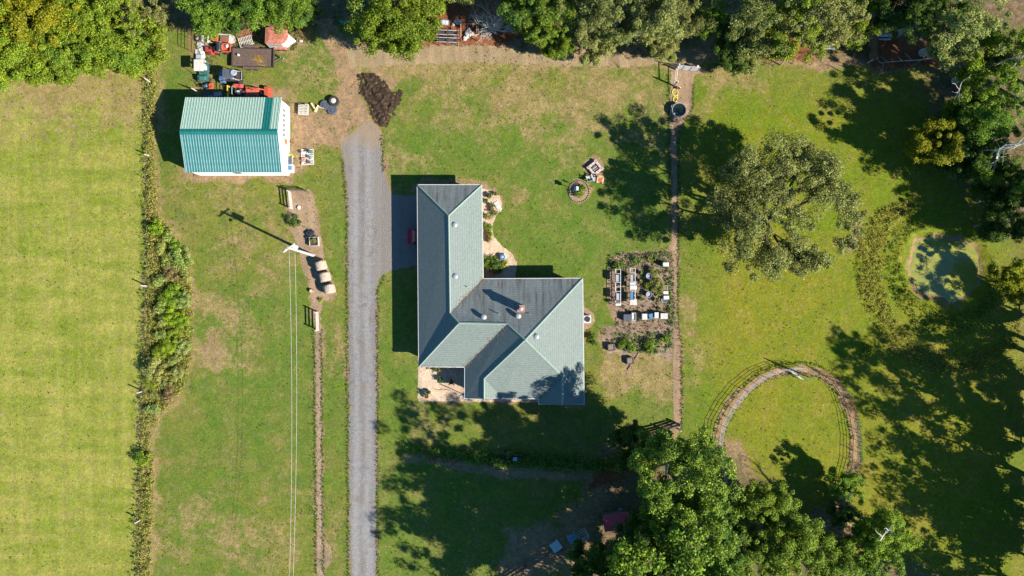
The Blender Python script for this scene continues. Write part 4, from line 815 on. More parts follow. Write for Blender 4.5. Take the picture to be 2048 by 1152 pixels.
def dead_trunk(label, pts, r0, seed, hs):
    r = random.Random(seed); v = [Vector((*P(x, y, h), h)) for (x, y), h in zip(pts, hs)]; o = v[0].copy(); mb = MB(); mb.tube([p - o for p in v], [r0 * (1 - .75 * i / (len(v) - 1)) for i in range(len(v))], 7)
    root = thing('dead_tree', label, 'dead tree', tuple(o)); mb.build('trunk', 'dead_wood', root); mb = MB()
    for i in range(1, len(v)):
        for _ in range(3):
            d = (v[i] - v[i - 1]).normalized() + Vector((r.gauss(0, .7), r.gauss(0, .7), r.gauss(0, .3))); limb(mb, v[i] - o - (v[i] - v[i - 1]) * r.random(), d, r.uniform(1.0, 2.4), r0 * .35, .012, r, 5, .05, .2, 4)
    mb.build('branch', 'dead_wood', root, recalc=False); return root
dead_trunk('pale leafless trunk leaning out of the north-west wood', [(262, 45), (246, 32), (228, 18), (212, 5), (200, -6)], .22, 1, [1.0, 4.0, 6.5, 7.5, 8.2])
dead_trunk('bare whitish limb at the right edge of the east wood, upper', [(2018, 138), (2030, 128), (2045, 112), (2070, 95)], .14, 2, [7.0, 8.0, 9, 10])
dead_trunk('bare whitish limb at the right edge of the east wood, lower', [(1985, 345), (1992, 322), (1996, 300), (2010, 290), (2050, 285)], .14, 3, [3.0, 6.0, 8, 9, 10])
dead_trunk('long bare grey limb reaching in from the right, middle', [(2060, 285), (2030, 290), (2000, 300), (1985, 302)], .12, 5, [9.5, 9, 8, 7.5])
dead_trunk('grey dead branches behind the yellow sapling', [(1925, 195), (1918, 182), (1922, 168)], .08, 6, [5, 7, 8])
dead_trunk('fallen branches along the sandy fence edge at the upper right', [(1880, 112), (1840, 120), (1800, 122), (1760, 126)], .08, 7, [.12, .12, .1, .1])
dead_trunk('bare pale limb at the lower right grove', [(1760, 1080), (1768, 1068), (1776, 1060)], .12, 8, [7, 8, 8.6])
# ---- lawn detail: scattered tufts, fallen leaves, spilled gravel
def open_lawn(n, seed, box=(0, 60, 2048, 1152)):
    r = np.random.default_rng(seed); q = np.stack([r.uniform(box[0], box[2], n), r.uniform(box[1], box[3], n)], 1); m = np.array([P(*v) for v in q])
    keep = np.ones(n, bool)
    for poly, d in ((DRIVE, .3), (POND, .6), (PATIO, .2), (BED_E, .1), ([(400, 213), (578, 213), (578, 351), (400, 351)], .2), ([(838, 375), (962, 375), (966, 560), (1162, 560), (1162, 804), (932, 795), (932, 730), (840, 730)], .3)): keep &= sdf_poly(m[:, 0], m[:, 1], M(poly)) > d
    dens = vnoise(m[:, 0], m[:, 1], .16, seed) + .6 * vnoise(m[:, 0], m[:, 1], .5, seed + 1); keep &= dens > r.normal(.1, .35, n); return m[keep]
weeds('lawn_tufts', 'darker clumps of coarse grass scattered over the lawns', open_lawn(7000, 61), .05, .13, 7, .10, (.070, .115, .018), 61, 'grass')
weeds('dry_tufts', 'straw-coloured tufts scattered over the lawns', open_lawn(7000, 71), .03, .12, 5, .09, (.220, .195, .075), 71, 'grass')
r_ = np.random.default_rng(81); lp = np.concatenate([np.array([P(*v) for v in r_.normal((x, y), s, (n, 2))]) for x, y, s, n in ((1450, 430, 70, 700), (1000, 95, 90, 400), (1250, 110, 80, 500), (1700, 130, 90, 400), (1500, 960, 80, 500), (1150, 1000, 90, 600), (640, 70, 40, 200), (1850, 300, 70, 400))])
weeds('fallen_leaves', 'brown fallen leaves strewn below the trees', lp, .015, .05, 1, .15, (.21, .125, .05), 81, 'leaves')
def gravel_spill():
    pts = along([(700, 1160), (698, 700), (697, 430), (686, 312)], .05, .22, 91) + along([(752, 1160), (753, 580), (772, 548)], .05, .22, 92) + along([(770, 345), (764, 268), (740, 240), (690, 270)], .04, .4, 93); mb = MB()
    for x, y in pts:
        s = random.uniform(.02, .055); z = .012; a = random.uniform(0, 3)
        mb.add([(x + s * math.cos(a + k * 2.1), y + s * math.sin(a + k * 2.1), z) for k in range(3)] + [(x, y, z + s * .9)], [(0, 1, 3), (1, 2, 3), (2, 0, 3)])
    return tag(mb.build('loose_gravel', 'drive_gravel', None, recalc=False), 'loose gravel spilled along the driveway edges', 'gravel', kind='stuff')
gravel_spill()
# ---------------------------------------------------------------- materials for things
for nm, c, kw in (('red_paint', (.34, .035, .025, 1), dict(rough=.5, var=.35, dirt=(.25, .12, .07, 1), dirt_amt=.35)), ('orange_paint', (.40, .062, .026, 1), dict(rough=.5, var=.35, dirt=(.20, .11, .07, 1), dirt_amt=.5)), ('yellow_paint', (.55, .33, .04, 1), dict(rough=.5)),
    ('rubber', (.022, .022, .024, 1), dict(rough=.85)), ('rim_grey', (.40, .40, .40, 1), dict(rough=.45, metal=.3)), ('black_plastic', (.025, .026, .03, 1), dict(rough=.4)), ('blue_paint', (.09, .15, .26, 1), dict(rough=.4)), ('white_plastic', (.42, .42, .40, 1), dict(rough=.5, var=.2, dirt=(.30, .27, .22, 1), dirt_amt=.3)),
    ('cream', (.40, .37, .32, 1), dict(rough=.55, var=.15)), ('teal_paint', (.035, .105, .09, 1), dict(rough=.45)), ('rust_roof', (.28, .085, .05, 1), dict(rough=.75, var=.3, scale=3, dirt=(.36, .21, .17, 1), dirt_amt=.45)), ('trailer_white', (.46, .43, .39, 1), dict(rough=.6, var=.15, dirt=(.36, .17, .09, 1), dirt_amt=.35)),
    ('deck_wood', (.085, .056, .044, 1), dict(rough=.85, var=.35, scale=3)), ('dark_steel', (.045, .034, .032, 1), dict(rough=.6, var=.3)), ('pipe_grey', (.33, .34, .35, 1), dict(rough=.5, metal=.3)), ('pipe_green', (.04, .20, .15, 1), dict(rough=.5)), ('pipe_rust', (.17, .07, .045, 1), dict(rough=.7)),
    ('grey_wood', (.36, .32, .28, 1), dict(rough=.9, var=.3, scale=4)), ('tan_wood', (.50, .34, .19, 1), dict(rough=.85, var=.25, scale=4)), ('dark_wood', (.10, .075, .055, 1), dict(rough=.9, var=.3)), ('hay', (.36, .28, .21, 1), dict(rough=.95, var=.35, scale=5, bump=.8)), ('hay_face', (.36, .27, .19, 1), dict(rough=.95, var=.4, scale=6, bump=.8)),
    ('stone_pink', (.38, .30, .26, 1), dict(rough=.9, var=.2)), ('ash', (.10, .095, .09, 1), dict(rough=.95, var=.6, scale=6)), ('terracotta', (.42, .19, .11, 1), dict(rough=.8)), ('tub_grey', (.24, .26, .30, 1), dict(rough=.5)), ('tub_dark', (.06, .068, .085, 1), dict(rough=.45)), ('bin_blue', (.05, .15, .28, 1), dict(rough=.45)),
    ('soil_dark', (.05, .035, .025, 1), dict(rough=.95)), ('coop_red', (.52, .085, .11, 1), dict(rough=.5, var=.15)), ('tarp_blue', (.09, .19, .25, 1), dict(rough=.5, var=.3)), ('pale_blue', (.32, .38, .40, 1), dict(rough=.5, var=.2, scale=4)), ('pole_wood', (.38, .34, .30, 1), dict(rough=.85, var=.2)), ('car_red', (.30, .012, .035, 1), dict(rough=.25, var=.05)),
    ('hose_yellow', (.62, .58, .05, 1), dict(rough=.5)), ('water_dark', (.012, .018, .010, 1), dict(rough=.08, spec=.5)), ('green_plastic', (.04, .20, .09, 1), dict(rough=.5)), ('slab_white', (.38, .35, .32, 1), dict(rough=.8, var=.25)), ('rock', (.50, .44, .39, 1), dict(rough=.9, var=.3))): simple(nm, c, **kw)

def wheel(par, x, y, r, w, z=None, axis='y', name='wheel', rim='rim_grey'):
    z = r if z is None else z; mb = MB()
    prof = [(r * .55, -w / 2), (r * .9, -w / 2), (r, -w * .32), (r, w * .32), (r * .9, w / 2), (r * .55, w / 2)]
    mb.lathe(prof, (x, y, z), 18, axis); o = mb.build(name, 'rubber', par)
    mb = MB(); mb.lathe([(r * .12, -w * .35), (r * .56, -w * .40), (r * .56, w * .40), (r * .12, w * .35)], (x, y, z), 14, axis); mb.build('rim', rim, o); return o
def bx(par, name, mat, c, d, rz=0.0, b=None, rot=None):
    mb = MB()
    if b: mb.bevbox(c, d, b, rz)
    else: mb.box(c, d, rz, rot)
    return mb.build(name, mat, par)
def tb(par, name, mat, pts, r=.03, n=6): mb = MB(); mb.tube(pts, r, n); return mb.build(name, mat, par)

# ---------------------------------------------------------------- yard: tractor
tr = thing('tractor', 'orange-red tractor with front loader beside the barn', 'tractor', (*P(492, 186, 0.9), 0), R(-1))
mb = MB(); mb.side([(.15, .55), (1.55, .60), (1.62, .95), (1.5, 1.22), (.2, 1.32), (.05, 1.25)], -.36, .36); mb.build('hood', 'orange_paint', tr)
bx(tr, 'chassis', 'dark_steel', (.2, 0, .62), (2.9, .4, .3)); bx(tr, 'floor', 'red_paint', (-.35, 0, .72), (.9, 1.0, .08)); bx(tr, 'seat', 'cream', (-.75, 0, 1.12), (.5, .5, .16), b=.05); bx(tr, 'seat_back', 'black_plastic', (-1.0, 0, 1.35), (.1, .48, .45), b=.03)
for s in (-1, 1):
    wheel(tr, -.85, s * .72, .62, .38, name='rear_wheel', rim='cream'); wheel(tr, 1.15, s * .56, .36, .24, name='front_wheel', rim='cream')
    mb = MB(); mb.side([(-1.45, 1.15), (-1.3, 1.33), (-.5, 1.33), (-.25, 1.1), (-.25, 1.04), (-.55, 1.25), (-1.25, 1.25), (-1.4, 1.1)], s * .72 - .2, s * .72 + .2); mb.build('fender', 'red_paint', tr)
    mb = MB(); mb.tube([(.1, s * .5, .8), (.15, s * .5, 1.35), (1.5, s * .5, 1.15), (2.15, s * .5, .45)], .07, 4); mb.build('loader_arm', 'orange_paint', tr)
mb = MB(); mb.tube([(-1.15, -.55, .9), (-1.15, -.5, 2.0), (-1.15, -.35, 2.12), (-1.15, .35, 2.12), (-1.15, .5, 2.0), (-1.15, .55, .9)], .045, 8); mb.build('roll_bar', 'galv', tr)
mb = MB(); mb.side([(2.1, .08), (2.75, .05), (2.8, .10), (2.2, .16), (2.12, .62), (2.5, .72), (2.5, .77), (2.02, .68)], -.85, .85); mb.build('bucket', 'orange_paint', tr)
for s in (-1, 1): bx(tr, 'bucket_side', 'orange_paint', (2.42, s * .84, .35), (.6, .03, .5))
mb = MB(); mb.lathe([(.16, 0), (.19, .02), (.16, .04)], (-.15, 0, 1.42), 12); mb.build('steering_wheel', 'black_plastic', tr); tb(tr, 'steering_column', 'black_plastic', [(-.02, 0, 1.2), (-.15, 0, 1.43)], .03)
bx(tr, 'engine_grille', 'black_plastic', (1.63, 0, .85), (.05, .6, .5)); tb(tr, 'exhaust', 'black_plastic', [(.9, .25, 1.2), (.9, .25, 1.75)], .04)
im = thing('tiller_attachment', 'yellow implement frame hitched behind the tractor', 'implement', (*P(456, 183, .6), 0)); bx(im, 'beam', 'yellow_paint', (0, 0, .55), (.3, 1.5, .22), b=.04)
for s in (-1, 1): tb(im, 'link_arm', 'dark_steel', [(.12, s * .4, .55), (.8, s * .3, .6)], .035)
mb = MB(); mb.tube([(-.15, .7, .5), (-.7, .75, .4), (-.75, .2, .35), (-.2, .1, .4)], .04, 6); mb.build('hoop', 'dark_steel', im)
for s in (-.55, 0, .55): tb(im, 'tine', 'dark_steel', [(0, s, .5), (-.1, s, .02)], .04)

# side-by-side buggy
bu = thing('buggy', 'blue and black side-by-side buggy below the flat deck trailer', 'buggy', (*P(462, 153, .7), 0), math.pi)
mb = MB(); mb.side([(-1.3, .4), (1.1, .4), (1.35, .55), (1.3, .85), (.65, .98), (.45, .8), (-.5, .75), (-1.3, .85)], -.55, .55); mb.build('body', 'black_plastic', bu)
mb = MB(); mb.side([(.62, .99), (1.28, .87), (1.3, .9), (.62, 1.03)], -.5, .5); mb.build('hood', 'blue_paint', bu)
for s in (-1, 1):
    wheel(bu, .95, s * .62, .33, .25); wheel(bu, -.95, s * .62, .33, .28)
    mb = MB(); mb.tube([(.75, s * .55, .9), (.35, s * .5, 1.75), (-.55, s * .5, 1.75), (-1.05, s * .5, .85)], .035, 6); mb.build('cage_tube', 'rim_grey', bu)
    mb = MB(); mb.side([(.6, .72), (.9, .78), (1.25, .72), (1.25, .68), (.6, .66)], s * .66 - .14, s * .66 + .14); mb.build('fender', 'blue_paint', bu); bx(bu, 'seat', 'tub_dark', (-.2, s * .26, .9), (.5, .42, .25), b=.06)
bx(bu, 'roof', 'tub_dark', (.0, 0, 1.79), (1.15, 1.05, .06), b=.03); bx(bu, 'cargo_bed', 'dark_steel', (-1.0, 0, .88), (.75, 1.05, .08))
mb = MB(); mb.tube([(-.65, -.5, 1.1), (-1.4, -.5, 1.1), (-1.4, .5, 1.1), (-.65, .5, 1.1)], .03, 6); mb.build('bed_rail', 'rim_grey', bu); bx(bu, 'bumper', 'rim_grey', (1.42, 0, .55), (.06, .7, .15))
sp_ = thing('spare_tyre', 'grey tyre lying on the buggy roof', 'tyre', (*P(468, 146, 1.8), 1.82)); mb = MB(); mb.lathe([(.14, 0), (.33, 0), (.36, .08), (.33, .16), (.14, .16), (.14, 0)], (0, 0, 0), 18); mb.build('tread', 'tub_grey', sp_); mb = MB(); mb.lathe([(.02, .03), (.14, .05), (.14, .09), (.05, .12)], (0, 0, 0), 12); mb.build('rim', 'rim_grey', sp_)

# golf cart
gc = thing('golf_cart', 'white roofed golf cart with teal nose left of the buggy', 'golf cart', (*P(405, 142, .8), 0), R(-90))
mb = MB(); mb.side([(-1.1, .3), (1.0, .3), (1.15, .5), (1.1, .75), (.55, .85), (.45, .45), (-.1, .45), (-.2, .7), (-1.1, .75)], -.55, .55); mb.build('body', 'teal_paint', gc)
bx(gc, 'roof', 'cream', (-.35, 0, 1.85), (1.35, 1.1, .07), b=.035); bx(gc, 'seat', 'white_plastic', (-.35, 0, .82), (.5, .98, .2), b=.06); bx(gc, 'seat_back', 'white_plastic', (-.62, 0, 1.1), (.12, .98, .4), b=.04)
bx(gc, 'cowl', 'teal_paint', (.85, 0, .86), (.45, .8, .14), b=.06)
for s in (-1, 1):
    tb(gc, 'roof_post', 'black_plastic', [(.45, s * .5, .8), (.22, s * .5, 1.82)], .025); tb(gc, 'roof_post', 'black_plastic', [(-.85, s * .5, .75), (-.85, s * .5, 1.82)], .025)
    wheel(gc, .8, s * .52, .24, .2); wheel(gc, -.75, s * .52, .24, .2)
bx(gc, 'bag_rack', 'white_plastic', (-1.05, 0, .9), (.3, .8, .3), b=.04)

# flat deck trailer with planks
ft = thing('flat_trailer', 'dark plank flat deck trailer with tongue to the right', 'trailer', (*P(506, 115, .6), 0), R(-1.5))
for i in range(7): bx(ft, 'plank', 'deck_wood', (0, -.855 + i * .285, .60 + (.006 if i % 2 else 0)), (4.75, .272, .05))
bx(ft, 'frame_rail', 'dark_steel', (0, 1.05, .56), (4.9, .08, .16)); bx(ft, 'frame_rail', 'dark_steel', (0, -1.05, .56), (4.9, .08, .16)); bx(ft, 'headboard', 'dark_steel', (2.45, 0, .68), (.1, 2.15, .3)); bx(ft, 'tail_beam', 'dark_steel', (-2.45, 0, .54), (.1, 2.15, .16))
for s in (-1, 1):
    tb(ft, 'tongue', 'dark_steel', [(2.5, s * .55, .5), (3.5, 0, .5)], .06, 4); bx(ft, 'fender', 'deck_wood', (-.25, s * 1.27, .72), (1.75, .3, .06), b=.02)
    for x in (-.65, .2): wheel(ft, x, s * 1.24, .33, .22)
tb(ft, 'jack', 'rim_grey', [(3.2, .1, .05), (3.2, .1, .75)], .04); mb = MB(); mb.lathe([(.05, 0), (.07, .06), (.03, .12)], (3.55, 0, .47), 8); mb.build('coupler', 'rim_grey', ft)
tr_ = thing('straw_bundle', 'small heap of yellow straw lying on the flat deck trailer', 'straw', (*P(519, 121, .7), .63)); r_ = random.Random(3); mb = MB()
for i in range(60):
    a, x, y = r_.uniform(0, 3.14), r_.gauss(0, .28), r_.gauss(0, .3); mb.tube([(x, y, r_.uniform(.02, .14)), (x + .35 * math.cos(a), y + .35 * math.sin(a), r_.uniform(.02, .12))], .010, 3)
tag(mb.build('straw', 'yellow_paint', tr_, recalc=False), kind='stuff')
jug = thing('plastic_jug', 'small white jug on the left of the flat deck trailer', 'jug', (*P(477, 110, .7), .63)); mb = MB(); mb.lathe([(.0, 0), (.13, 0), (.14, .2), (.05, .28), (.05, .33), (0, .33)], (0, 0, 0), 12); mb.build('jug_body', 'white_plastic', jug); bx(jug, 'jug_handle', 'white_plastic', (.12, 0, .25), (.1, .03, .1))

# stock trailer with round nose
ht = thing('stock_trailer', 'white livestock trailer with rusty red roof under the trees', 'trailer', (*P(560, 78, 1.0), 0), R(-2))
out = [(-1.3, -.9), (.5, -.9), (.9, -.7), (1.15, -.35), (1.22, 0), (1.15, .35), (.9, .7), (.5, .9), (-1.3, .9)]
mb = MB(); mb.prism(out, .45, 2.0); mb.build('body', 'trailer_white', ht); mb = MB(); mb.prism([(x * 1.03, y * 1.03) for x, y in out], 2.0, 2.06)
n_ = len(out); mb.add([(x * .98, y * .98, 2.06) for x, y in out] + [(x * .7, y * .55, 2.16) for x, y in out], [(i, (i + 1) % n_, n_ + (i + 1) % n_, n_ + i) for i in range(n_)] + [tuple(range(n_, 2 * n_))]); mb.build('roof', 'rust_roof', ht)
mb = MB(); mb.add([(.5, -.85, .4), (.5, .85, .4), (1.75, 0, .4), (.5, -.85, .52), (.5, .85, .52), (1.75, 0, .52), (.9, -.6, 1.1), (.9, .6, 1.1)], [(0, 1, 2), (0, 3, 4, 1), (1, 4, 5, 2), (2, 5, 3, 0), (3, 6, 7, 4), (3, 5, 6), (4, 7, 5), (5, 7, 6)]); mb.build('nose', 'trailer_white', ht)
for s in (-1, 1):
    for x in (-.45, .3): wheel(ht, x, s * .98, .34, .2)
    mb = MB(); mb.side([(-.9, .72), (-.7, .85), (.55, .85), (.75, .72), (.75, .68), (-.9, .68)], s * 1.0 - .16, s * 1.0 + .16); mb.build('fender', 'rust_roof', ht)
    for z in (1.25, 1.55): bx(ht, 'side_slot', 'vent_black', (-.4, s * .905, z), (1.5, .02, .09))
tb(ht, 'tongue', 'dark_steel', [(1.4, 0, .46), (2.35, 0, .46)], .06, 4); bx(ht, 'coupler', 'stone_pink', (2.3, 0, .55), (.35, .25, .2), b=.04); bx(ht, 'rear_gate', 'trailer_white', (-1.34, 0, 1.2), (.05, 1.7, 1.4)); tb(ht, 'jack', 'rim_grey', [(1.9, .1, 0), (1.9, .1, .7)], .04)

# old boat, mower, dump cart, crates, slabs, tiller
bo = thing('boat', 'grey-white flat boat with red boxes under the trees', 'boat', (*P(442, 78, .4), 0), R(-4))
mb = MB(); hull = [(-1.5, -.55), (1.1, -.6), (1.65, -.3), (1.75, 0), (1.65, .3), (1.1, .6), (-1.5, .55)]; n_ = len(hull)
mb.add([(x * .92, y * .75, .08) for x, y in hull] + [(x, y, .5) for x, y in hull] + [(x * .95, y * .9, .5) for x, y in hull] + [(x * .9, y * .72, .16) for x, y in hull], [tuple(range(n_ - 1, -1, -1)), tuple(range(3 * n_, 4 * n_))] + [(k * n_ + i, k * n_ + (i + 1) % n_, (k + 1) * n_ + (i + 1) % n_, (k + 1) * n_ + i) for k in range(3) for i in range(n_)]); mb.build('hull', 'cream', bo)
bx(bo, 'bow_deck', 'cream', (1.25, 0, .52), (.6, .9, .04)); bx(bo, 'thwart', 'cream', (-.05, 0, .42), (.25, 1.0, .05)); bx(bo, 'transom', 'cream', (-1.5, 0, .42), (.06, 1.1, .3))
for x, m_, lab in ((-.72, 'orange_paint', 'orange lidded box in the stern of the old boat'), (.42, 'pipe_rust', 'brown lidded box amidships in the old boat')):
    q = Vector((x, 0, .17)); q.rotate(Euler((0, 0, R(-4)))); bb = thing('storage_box', lab, 'box', (bo.location.x + q.x, bo.location.y + q.y, .17), R(-4)); bx(bb, 'box_body', m_, (0, 0, .2), (.8, .72, .4)); bx(bb, 'lid', m_, (0, 0, .42), (.84, .76, .05), b=.02)
mo = thing('riding_mower', 'small red riding mower in the scrap row', 'mower', (*P(424, 99, .5), 0), math.pi)
mb = MB(); mb.side([(.05, .3), (.75, .3), (.8, .45), (.7, .68), (.1, .75)], -.28, .28); mb.build('hood', 'red_paint', mo); bx(mo, 'deck', 'red_paint', (-.05, 0, .2), (.75, 1.0, .14), b=.05); bx(mo, 'rear_fender', 'red_paint', (-.55, 0, .55), (.55, .85, .1), b=.04); bx(mo, 'seat', 'black_plastic', (-.5, 0, .72), (.42, .42, .2), b=.06)
for s in (-1, 1): wheel(mo, -.6, s * .42, .26, .2); wheel(mo, .55, s * .38, .19, .15)
mb = MB(); mb.lathe([(.13, 0), (.16, .015), (.13, .03)], (-.08, 0, .92), 12); mb.build('steering_wheel', 'black_plastic', mo); tb(mo, 'steering_column', 'black_plastic', [(.08, 0, .7), (-.08, 0, .92)], .02)
gr_ = thing('grill', 'black barrel smoker between mower and orange cart', 'grill', (*P(438, 94, .8), 0), R(88)); mb = MB(); mb.lathe([(0, -.52), (.30, -.5), (.33, -.4), (.33, .4), (.30, .5), (0, .52)], (0, 0, .8), 16, 'x'); mb.build('barrel', 'black_plastic', gr_)
for x in (-.38, .38):
    for s in (-1, 1): tb(gr_, 'leg', 'dark_steel', [(x, s * .2, .7), (x, s * .28, 0)], .025)
tb(gr_, 'chimney_pipe', 'dark_steel', [(.4, .1, 1.05), (.4, .1, 1.5)], .05); tb(gr_, 'lid_handle', 'rim_grey', [(-.2, -.36, .9), (.2, -.36, .9)], .02)
dc_ = thing('dump_cart', 'orange dump cart with a white bag in the scrap row', 'cart', (*P(453, 96, .5), 0), R(3))
for c, d in (((0, 0, .36), (1.0, .95, .05)), ((-.5, 0, .55), (.06, .95, .38)), ((.5, 0, .55), (.06, .95, .38)), ((0, .47, .55), (.94, .06, .38)), ((0, -.47, .55), (.94, .06, .38))): bx(dc_, 'tub_side', 'orange_paint', c, d)
for s in (-1, 1): wheel(dc_, -.1, s * .58, .22, .14)
tb(dc_, 'draw_bar', 'dark_steel', [(.5, 0, .3), (1.1, 0, .25)], .03)
bag = thing('feed_bag', 'white crumpled bag lying in the orange cart', 'bag', (*P(455, 91, .6), .40)); mb = MB(); mb.bevbox((0, 0, .1), (.55, .38, .2), .07, .3); mb.build('sack', 'white_plastic', bag); bx(bag, 'folded_end', 'cream', (.28, .12, .1), (.1, .3, .06), .3)
def slotted(name, lab, loc, rz, L, W, mat, nx_, ny_, z=.0, h=.35):
    o = thing(name, lab, 'crate', loc, rz, None)
    for i in range(nx_ + 1): bx(o, 'slat', mat, (-L / 2 + i * L / nx_, 0, z + h - .03), (.07, W, .05))
    for i in range(ny_ + 1): bx(o, 'rail', mat, (0, -W / 2 + i * W / ny_, z + h - .09), (L, .08, .06))
    for sx in (-1, 1):
        for sy in (-1, 1): bx(o, 'corner_post', mat, (sx * L / 2, sy * W / 2, z + h / 2 - .03), (.08, .08, h - .08))
    return o
slotted('slatted_crate', 'cream slatted crate with dark slots above the flat deck trailer', (*P(492, 83, .4), 0), R(17), 1.5, 1.05, 'cream', 8, 2, h=.55); slotted('slatted_crate', 'rust-red slatted crate behind the cream one', (*P(489, 69, .3), 0), R(14), 1.7, .85, 'rust_roof', 9, 1, h=.5)
for k, (x, y, w, d, rz, z) in enumerate(((402, 78, 1.1, .9, .1, 0), (403, 92, 1.2, .8, -.08, 0), (399, 104, 1.1, .8, .15, 0), (404, 100, .7, .6, .5, .14))):
    sl_ = thing('concrete_slab', 'pale broken slab in the scrap row, %s from the top' % ['first', 'third', 'lowest', 'second'][k], 'slab', (*P(x, y, .2), z), rz, 'broken slabs in the scrap row'); bx(sl_, 'slab_body', 'slab_white', (0, 0, .07), (w, d, .13), b=.02); bx(sl_, 'chipped_piece', 'slab_white', (w * .2, -d * .1, .155), (w * .4, d * .5, .05), rz=.3)
for k, (x, y, m_) in enumerate(((397, 114, 'tub_grey'), (406, 114, 'white_plastic'))):
    cb = thing('crate_box', ['grey open box at the end of the slab row above the golf cart', 'white closed box at the end of the slab row above the golf cart'][k], 'box', (*P(x, y, .2), 0)); bx(cb, 'box_body', m_, (0, 0, .17), (.42, .45, .34)); bx(cb, 'lid', m_, (0, 0, .36), (.46, .49, .04), b=.015)
ty = thing('tyre', 'black tyre lying on the topmost pale slab', 'tyre', (*P(396, 77, .25), .14)); mb = MB(); mb.lathe([(.2, 0), (.36, 0), (.4, .1), (.36, .2), (.2, .2), (.2, 0)], (0, 0, 0), 18); mb.build('tread', 'rubber', ty); mb = MB(); mb.lathe([(.03, .04), (.2, .06), (.2, .12), (.06, .12)], (0, 0, 0), 12); mb.build('rim', 'cream', ty)
ti = thing('tiller', 'small orange walk-behind tiller above the tractor', 'tiller', (*P(414, 172, .4), 0), R(5)); bx(ti, 'engine', 'black_plastic', (-.35, 0, .45), (.4, .35, .35), b=.05); bx(ti, 'tank', 'bin_blue', (-.05, 0, .5), (.22, .3, .2), b=.04); bx(ti, 'tine_hood', 'orange_paint', (.45, 0, .4), (.55, .7, .12), b=.05)
for s in (-1, 1): wheel(ti, -.1, s * .3, .2, .12); tb(ti, 'handle_bar', 'orange_paint', [(.3, s * .2, .5), (.95, s * .3, .85)], .025)
for s in (-.2, 0, .2): tb(ti, 'tine', 'dark_steel', [(.45, s, .4), (.5, s, .03)], .03)
pd = thing('yard_pole', 'leaning grey post with crossbar by the barn corner', 'post', (*P(398, 185, .3), 0)); tb(pd, 'post', 'grey_wood', [(0, 0, 0), (-.15, .05, 1.9)], .06); tb(pd, 'brace', 'grey_wood', [(-.15, .05, 1.8), (-.6, .45, .02)], .05)
def pipe_panel(name, lab, cat, a, b, h=1.4, rails=5, mat='pipe_grey', ups=3, group=None, r=.025, z0=.25, sag=0):
    A, B_ = Vector((*a, 0)), Vector((*b, 0)); d = B_ - A; o = thing(name, lab, cat, tuple(A), math.atan2(d.y, d.x), group); L = d.length
    for i in range(rails): z = z0 + (h - z0) * i / max(1, rails - 1); tb(o, 'rail', mat, [(0, 0, z), (L, 0, z)], r, 5)
    for i in range(ups): x = L * i / (ups - 1); tb(o, 'upright', mat, [(x, 0, 0), (x, 0, h + .02)], r * 1.25, 5)
    return o
pipe_panel('pipe_fence', 'rusty brown pipe panel at the left side of the slabs', 'fence panel', P(388, 55), P(388, 105), 1.5, 5, 'pipe_rust', 3)
pipe_panel('pipe_gate', 'green pipe gate in the shade at the top, right of the wheel tracks', 'gate', P(684, 50), P(742, 52), 1.4, 6, 'pipe_green', 3)
# dim scrap against the barn's north wall
for k, (x, y, d, m_, lab) in enumerate(((418, 192, (.7, .5, .5), 'tub_dark', 'dark box in the barn shadow, left'), (438, 190, (.9, .45, .35), 'tub_grey', 'grey scrap box in the barn shadow, right'), (427, 196, (.4, .4, .6), 'bin_blue', 'blue bin in the barn shadow between two boxes'))):
    o = thing('scrap_box', lab, 'box', (*P(x, y), 0), .2 * k); bx(o, 'box_body', m_, (0, 0, d[2] / 2), d); bx(o, 'lid', m_, (0, 0, d[2] + .025), (d[0] + .04, d[1] + .04, .05), b=.015)

# east of the barn: pallet, firewood, coiled tyres, junk pallet, cooler
pl = thing('pallet_stack', 'weathered grey pallet stack beside the leaning boards', 'pallet', (*P(607, 219, .3), 0), R(-3), )
for z in (.0, .17, .34):
    for i in range(7): bx(pl, 'slat', 'grey_wood', (0, -.55 + i * .183, z + .14), (1.15, .12, .022))
    for x in (-.5, 0, .5): bx(pl, 'stringer', 'grey_wood', (x, 0, z + .065), (.06, 1.18, .125))
for k, (x, y) in enumerate(((600, 206), (609, 206))):
    bo_ = thing('board', ['left leaning board behind the pallet stack', 'right leaning board behind the pallet stack'][k], 'board', (*P(x, y), 0)); mb = MB(); mb.add([(-.06, 0, 0), (.06, 0, 0), (.3, -.55, .95), (.18, -.55, .95), (-.06, .05, .0), (.06, .05, 0), (.3, -.5, .97), (.18, -.5, .97)], [(0, 1, 2, 3), (7, 6, 5, 4), (0, 4, 5, 1), (1, 5, 6, 2), (2, 6, 7, 3), (3, 7, 4, 0)]); mb.build('plank', 'stone_pink', bo_)
for k, (x, y, rz, lab) in enumerate(((625, 212, .6, 'split log left in the woodpile by the round tanks'), (632, 216, -.5, 'split log in the middle of the woodpile by the round tanks'), (641, 215, 1.3, 'split log right in the woodpile, next to the round tanks'))):
    lg = thing('split_log', lab, 'log', (*P(x, y, .3), 0), rz); mb = MB(); mb.side([(-.16, 0), (.16, 0), (.13, .22), (0, .3), (-.12, .2)], -.42, .42); mb.build('wood', 'tan_wood', lg); mb = MB(); mb.side([(-.165, .0), (-.10, .0), (-.05, .27), (-.125, .21)], -.425, .425); mb.build('bark', 'bark', lg)
